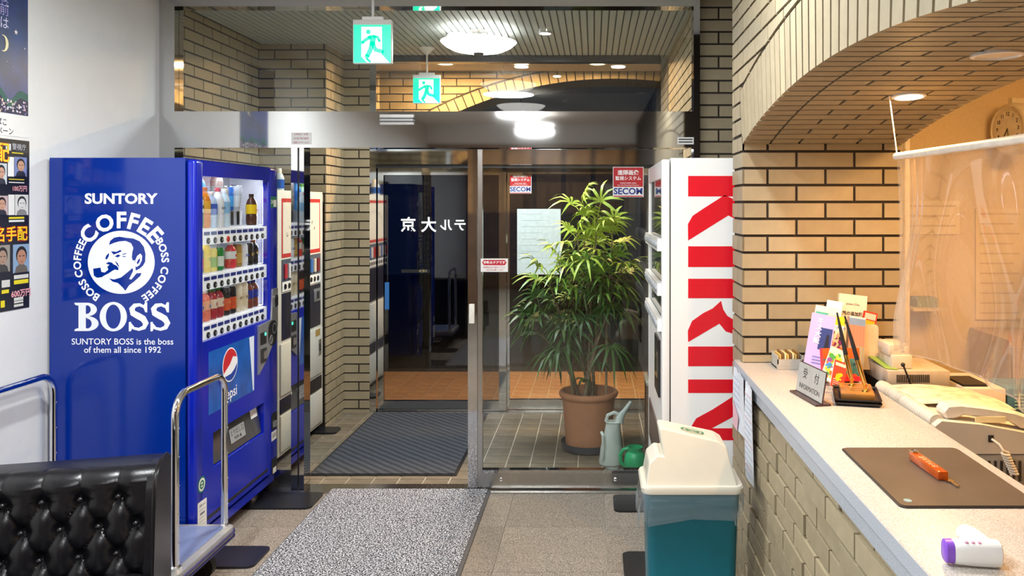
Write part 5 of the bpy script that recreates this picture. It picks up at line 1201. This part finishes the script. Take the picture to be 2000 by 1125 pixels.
def b10(mb, M, w_, h_):
    R4(mb, M, w_, h_, .1, .9, .80, .92, '#f4d8c8'); dots(mb, M, w_, h_, .3, .7, .3, .5, ('#f6c818',), 14, 3, .008)
    for i in range(4): R4(mb, M, w_, h_, .1, .6, .06+.07*i, .08+.07*i, '#f4d8c8')
booklet('brochure', 'white brochure standing tallest at the back of the leaflet group', 1659, 700, 3.25, .118, .275, .016, 8, 6, '#e6e6e2', '#d8c49a', b5, 7)
booklet('brochure', 'red and yellow narrow brochure at the back right of the leaflet group', 1681, 720, 3.225, .055, .215, .01, 8, 0, '#d03a2a', '#c8302a', b7, 14)
booklet('brochure', 'grey-green brochure behind the lavender one at the left of the leaflets', 1597, 720, 3.125, .085, .245, .02, 14, -14, '#b8c8cc', '#d4dcdc', b2, 9)
booklet('brochure', 'white brochure with blue drop beside the yellow pages', 1612, 720, 3.20, .060, .26, .02, 10, -18, '#dce8f0', '#d8cc8a', b3, 8)
booklet('brochure', 'thick lavender brochure with dark figure photo at the front left', 1590, 730, 3.03, .088, .225, .030, 12, -18, '#b3a8e0', '#8a7ac0', b1, 9)
booklet('brochure', 'guide brochure with yellow top and crowd photo', 1624, 715, 3.085, .066, .215, .014, 14, -4, '#f0e8d8', '#c8b870', b4, 8)
booklet('brochure', 'stack of leaflets with blue top and red lower half', 1670, 722, 3.12, .066, .205, .02, 12, 8, '#c0a090', '#b08a78', b6, 9)
booklet('brochure', 'colourful dotted leaflet leaning in front of the guide brochure', 1617, 735, 2.90, .058, .125, .012, 20, -10, '#f0e8c8', '#e8e0d0', b8, 22)
booklet('snack_packet', 'bright orange and red packet in front of the leaflets', 1646, 745, 2.95, .135, .118, .03, 10, 4, '#e8402a', '#d8301c', b9, cat='packet')
booklet('brochure', 'small red folded card leaning in front of the orange packet', 1634, 752, 2.83, .048, .095, .004, 22, 4, '#d8402c', '#f0e0d8', b10, 20)
ac = MB().add([], []); ac = MB(); ac.rslab(-.052, .052, 0, .175, 0, .006, .014, 4, M=FRM((0, 0, 0), 'S') @ Matrix.Rotation(-.0, 4, 'X'))
aco = ac.build('display_panel', pm('beige_acrylic', (.72, .60, .45), .3), loc=(0, 0, 0)); aco.location = ((1684-VX)*3.22/F, 3.19, CT+.001); aco.rotation_euler = (-.06, 0, -.12)
tag(aco, 'plain beige upright panel right of the leaflets', 'panel')
gb = thing('card_box', 'grey plastic box of small cards against the brick jamb', 'box', (.768, 3.245, CT))
GPB = pm('grey_plastic', (.42, .40, .36), .5)
gx0, gx1, gy0, gy1 = .715, .815, 3.19, 3.30
MB().box(gx0, gx1, gy0, gy1, CT+.0005, CT+.006).box(gx0, gx1, gy0, gy0+.004, CT, CT+.040).box(gx0, gx1, gy1-.004, gy1, CT, CT+.055).box(gx0, gx0+.004, gy0, gy1, CT, CT+.052).box(gx1-.004, gx1, gy0, gy1, CT, CT+.052).box(gx0-.003, gx1+.003, gy0-.003, gy0, CT+.001, CT+.020).build('tray', GPB, gb)
for i in range(8): MB().box(gx0+.010+.010*i, gx0+.017+.010*i, gy0+.01, gy1-.012, CT+.006, CT+.056+.008*((i*5) % 3)/2).build('card', flat(('#d8b060', '#7a5a30', '#e8d8a8')[i % 3]), gb)
# ------------------------------------------------------------------ desk and devices behind the counter
dk = thing('office_desk', 'low office desk behind the counter carrying the devices', 'desk', (1.5, 2.4, 0))
MB().box(.99, 2.0, 1.0, 3.32, .69, .72).build('desk_top', pm('desk_grey', (.40, .36, .30), .5), dk)
for (x, y) in ((1.04, 1.05), (1.95, 1.05), (1.04, 3.27), (1.95, 3.27)): MB().box(x-.025, x+.025, y-.025, y+.025, 0, .69).build('leg', STEELD, dk)
gd = thing('grey_device', 'dark grey slotted device under the fax telephone', 'device', (1.2, 2.62, .72))
MB().rbox(1.005, 1.42, 2.40, 2.88, .721, .868, .006).build('case', pm('device_grey', (.28, .25, .21), .5), gd)
for i in range(16): MB().box(1.10+.018*i, 1.107+.018*i, 2.397, 2.401, .79, .85).build('slot', BLACKP, gd)
fx = thing('fax_telephone', 'ivory fax telephone with handset and ribbed paper roll behind the counter', 'telephone', (1.18, 2.62, .869))
IV = pm('ivory_case', (.60, .54, .44), .4, var=.01)
sd = [(1.0, .870), (1.40, .870), (1.40, .900), (1.30, .925), (1.14, .955), (1.02, .966), (1.0, .950)]
MB().add([(x, y, z) for y in (2.40, 2.86) for x, z in sd], [list(range(7)), list(range(7, 14))[::-1]]+[(i, (i+1) % 7, 7+(i+1) % 7, 7+i) for i in range(7)]).build('case', IV, fx)
rl = MB().cyl((1.018, 2.43, .955), (1.018, 2.90, .955), .023, n=18).build('paper_roll', IV, fx)
for i in range(26): MB().lathe([(.0235, 0), (.0252, .002), (.0252, .006), (.0235, .008)], n=16, caps=False, M=Matrix.Translation((1.018, 2.44+.0172*i, .955)) @ Matrix.Rotation(-PI/2, 4, 'X')).build('rib', IV, rl)
MB().grid(lambda u, v: (1.03+.30*u, 2.58+.30*v, .972+.012*math.sin(u*3)+.006*math.sin(v*5)-.02*u), 8, 6).build('paper_sheet', pm('fax_paper', (.60, .54, .42), .6, var=.25, scale=22), fx)
hsp = [(1.035, .985), (1.05, 1.005), (1.09, 1.008), (1.16, 1.0), (1.25, .985), (1.335, .955), (1.345, .935), (1.33, .925), (1.27, .935), (1.24, .955), (1.10, .975), (1.075, .965), (1.045, .962)]
hs = MB().add([(x, y, z) for y in (2.43, 2.49) for x, z in hsp], [list(range(13)), list(range(13, 26))[::-1]]+[(i, (i+1) % 13, 13+(i+1) % 13, 13+i) for i in range(13)]).build('handset', pm('handset_white', (.68, .63, .54), .35), fx)
hs.modifiers.new('round', 'BEVEL').width = .006
MB().box(1.13, 1.22, 2.425, 2.43, .955, .972).build('name_strip', pm('strip_yellow', (.78, .68, .38), .5), hs)
MB().box(1.155, 1.170, 2.397, 2.401, .905, .925).build('socket', BLACKP, fx)
MB().tube([(1.163, 2.395, .915), (1.175, 2.375, .905), (1.182, 2.365, .89)]+[(1.186+.010*math.cos(k*.9)+.0005*k, 2.365+.010*math.sin(k*.9), .885-.0011*k) for k in range(60)], .0036, 6).build('coil_cord', IV, fx)
bb = thing('black_box', 'black box standing under the beige amplifier', 'box', (1.19, 3.13, .72)); MB().rbox(1.075, 1.305, 3.0, 3.26, .721, .936, .006).build('case', BLACKP, bb); MB().box(1.09, 1.29, 2.998, 3.001, .90, .925).build('front_strip', STEELD, bb)
am = thing('amplifier', 'beige amplifier with black vent slots on the black box', 'amplifier', (1.19, 3.13, .937))
MB().rbox(1.072, 1.300, 2.99, 3.26, .937, .994, .003).build('case', pm('amp_beige', (.50, .43, .34), .45), am)
for i in range(18): MB().box(1.105+.0068*i, 1.1085+.0068*i, 2.988, 2.9905, .952, .980).build('vent_slot', BLACKP, am)
wd = thing('card_reader', 'small white card terminal on top of the amplifier', 'terminal', (1.13, 3.10, .995))
MB().rbox(1.098, 1.175, 3.02, 3.16, .995, 1.045, .004).rbox(1.088, 1.165, 3.03, 3.15, 1.04, 1.085, .008).build('case', pm('terminal_white', (.64, .58, .48), .4), wd)
gl_ = tag(MB().add([(1.075, 3.02, .996), (1.115, 3.0, .996), (1.10, 3.22, 1.012), (1.065, 3.23, 1.014), (1.075, 3.02, .998), (1.115, 3.0, .998), (1.10, 3.22, 1.014), (1.065, 3.23, 1.016)], [(0,1,2,3),(7,6,5,4),(0,4,5,1),(1,5,6,2),(2,6,7,3),(3,7,4,0)]).build('green_leaflet', flat('#8fae4a'), loc=(1.09, 3.1, .996)), 'light green leaflet lying on the amplifier', 'leaflet')
mc = thing('microphone', 'thin black gooseneck microphone in front of the amplifier', 'microphone', (1.16, 2.96, .72))
MB().tube([(1.165, 2.95, .73), (1.165, 2.95, .86), (1.15, 2.95, .93), (1.115, 2.95, 1.02)], .0035, 8).build('neck', BLACKP, mc); MB().sphere((1.113, 2.95, 1.024), .008, n=12).build('capsule', BLACKP, mc); MB().rslab(1.13, 1.20, 2.91, 2.985, .721, .735, .01).build('base', BLACKP, mc)
wbx = thing('printer', 'white printer box with teal document tray beside the fax', 'printer', (1.42, 3.0, .72))
MB().rbox(1.325, 1.47, 2.92, 3.20, .721, .945, .006).build('case', pm('printer_white', (.62, .56, .47), .4), wbx)
MB().box(1.33, 1.42, 2.95, 3.10, .945, .953).build('slot', BLACKP, wbx)
tb = thing('document_case', 'teal document case standing behind the fax telephone', 'box', (1.56, 2.95, .72)); MB().rbox(1.475, 1.75, 2.92, 3.10, .721, .945, .006).build('case', pm('teal_case', (.05, .13, .17), .4, var=.2), tb)
for i in range(5): MB().box(1.50, 1.64, 2.917, 2.921, .92-.012*i, .925-.012*i).build('print_line', flat('#8fae9e'), tb)
# wall things in the office
ck = thing('wall_clock', 'round cream wall clock above the plastic curtain', 'clock', (2.05, 4.0, 1.97), rotz=math.radians(-77))
Rf = FRM((0, -.03, 0), 'S')
MB().lathe([(.105, -.10), (.125, -.07), (.128, -.02), (.122, .006), (.112, .010), (.108, .004), (1e-4, .004)], n=40, M=Rf).build('case', pm('clock_cream', (.75, .64, .43), .3), ck, True)
fc = MB().lathe([(1e-4, .0045), (.090, .0045)], n=40, M=Rf, caps=False).build('face', pm('clock_face', (.82, .74, .55), .5), ck, True)
for k in range(1, 13): a = PI/2-k*PI/6; mb = MB(); put_text(mb, str(k), .026, Rf, flat('#4a3a20'), .072*math.cos(a), .072*math.sin(a), .0055, bold=.02); mb.build('numeral', PAPER, fc, True)
MB().stroke([(0, 0), (-.022, -.036)], .006, .007, flat('#2a2010'), Rf).stroke([(0, 0), (.012, -.055)], .004, .008, flat('#2a2010'), Rf).build('hands', BLACKP, fc, True)
MB().box(-.014, .014, -.02, .05, .125, .150).build('hook_block', pm('clock_cream', '#000'), ck, True)
def wallsheet(name, label, x0, x1, z0, z1, col, dz, cat='notice'):
    t = thing(name, label, cat, ((x0+x1)/2, 4.148, z0)); MB().box(x0, x1, 4.148-dz, 4.149, z0, z1).build('sheet', flat(col), t)
    for i in range(int((z1-z0)/.05)): MB().box(x0+.02, x1-.02-.03*(i % 2), 4.1468-dz, 4.148-dz, z1-.03-.05*i, z1-.022-.05*i).build('print_line', flat('#cdb283'), t)
wallsheet('wall_calendar', 'pale paper calendar on the office wall behind the plastic curtain', 1.93, 2.17, 1.02, 1.58, '#e6d0a0', .01)
wallsheet('wall_notice', 'wide cream notice on the office wall below the clock', 1.55, 1.85, 1.45, 1.62, '#ecd9ac', .004)
sh_ = thing('wall_shelf', 'small wall shelf with papers near the white post', 'shelf', (1.63, 4.05, 1.05)); MB().box(1.56, 1.72, 4.0, 4.148, 1.08, 1.092).build('board', pm('shelf_cream', (.68, .58, .42), .5), sh_); MB().box(1.60, 1.70, 4.05, 4.14, 1.092, 1.14, flat('#8f9a80')).build('paper_pile', PAPER, sh_)
cbn = thing('office_cabinet', 'tan office cabinet against the far office wall', 'cabinet', (2.3, 3.95, 0)); MB().box(1.9, 3.0, 3.75, 4.14, 0, .98).build('body', pm('cab_tan', (.45, .30, .14), .5), cbn)
for x in (1.91, 2.28, 2.65): MB().box(x, x+.34, 3.735, 3.75, .05, .95).build('door', pm('cab_tan', '#000'), cbn)
rc = thing('red_lantern', 'red round paper lantern on the office cabinet', 'lantern', (2.25, 3.9, .98)); MB().sphere((2.25, 3.9, 1.09), .075, n=20, sz=1.3).build('shade', flat('#b8402a'), rc); MB().lathe([(.04, 0), (.04, .02)], (2.25, 3.9, .98), 16).build('foot', BLACKP, rc)
mn = thing('wall_monitor', 'small screen glowing blue at the right edge of the picture', 'monitor', (2.10, 3.55, 1.5)); MB().rbox(2.06, 2.40, 3.53, 3.57, 1.44, 1.66, .006).build('case', WHITEP, mn); MB().box(2.075, 2.385, 3.526, 3.53, 1.49, 1.645).build('screen', em('screen_blue', (.25, .35, .9), 1.0), mn); MB().box(2.2, 2.24, 3.56, 4.148, 1.5, 1.54).build('bracket', STEELD, mn)
po = tag(MB().rslab(1.365, 1.39, 3.60, 3.625, 0, 2.5, .006).build('post', pm('post_white', (.78, .70, .55), .4), loc=(1.37, 3.6, 0)), 'slim white post behind the left edge of the plastic curtain', 'post')
# ------------------------------------------------------------------ clear plastic curtain along the counter
cu = thing('plastic_curtain', 'clear plastic sheet curtain hanging behind the counter', 'curtain', (1.0, 2.0, 1.14))
def curt(u, v):
    y = 2.705-1.75*u; z0 = 1.15-.02*u; z = 1.752+(z0-1.752)*v
    a = .010*math.sin(u*46)*(.25+v)+.022*math.sin(u*17+2.2*v)*v+.016*math.sin(u*9-3.5*v)*v
    a += .024*math.sin(15*(u+.28*v))*(.3+.7*v)+.010*math.sin(31*(u-.2*v)+1)*v
    if u < .12: a += .012*math.sin(u*190)*(.4+.6*v)
    return (1.0+a, y+.02*v*(1-u)*math.sin(v*3), z)
VINYL = clear('vinyl', (.93, .90, .85), .06, .05, .17, (.95, .88, .76))
MB().grid(curt, 220, 46).build('sheet', VINYL, cu)
MB().tube([curt(i/110, 1.0) for i in range(111)], .0022, 5).build('bottom_hem', VINYL, cu)
MB().tube([(1.0, 2.71-1.76*i/12, 1.760-.006*math.sin(PI*i/12)) for i in range(13)], .012, 10).build('top_hem', pm('hem_white', (.85, .80, .72), .4), cu)
MB().tube([(1.0, 2.705, 1.77), (.985, 2.69, 1.84), (.957, 2.655, arc_in(2.655)+.002)], .0022, 6).build('string', WHITEP, cu)
MB().tube([(1.0, 1.15, 1.77), (1.0, 1.15, arc_in(1.15)+.002)], .0022, 6).build('string', WHITEP, cu)
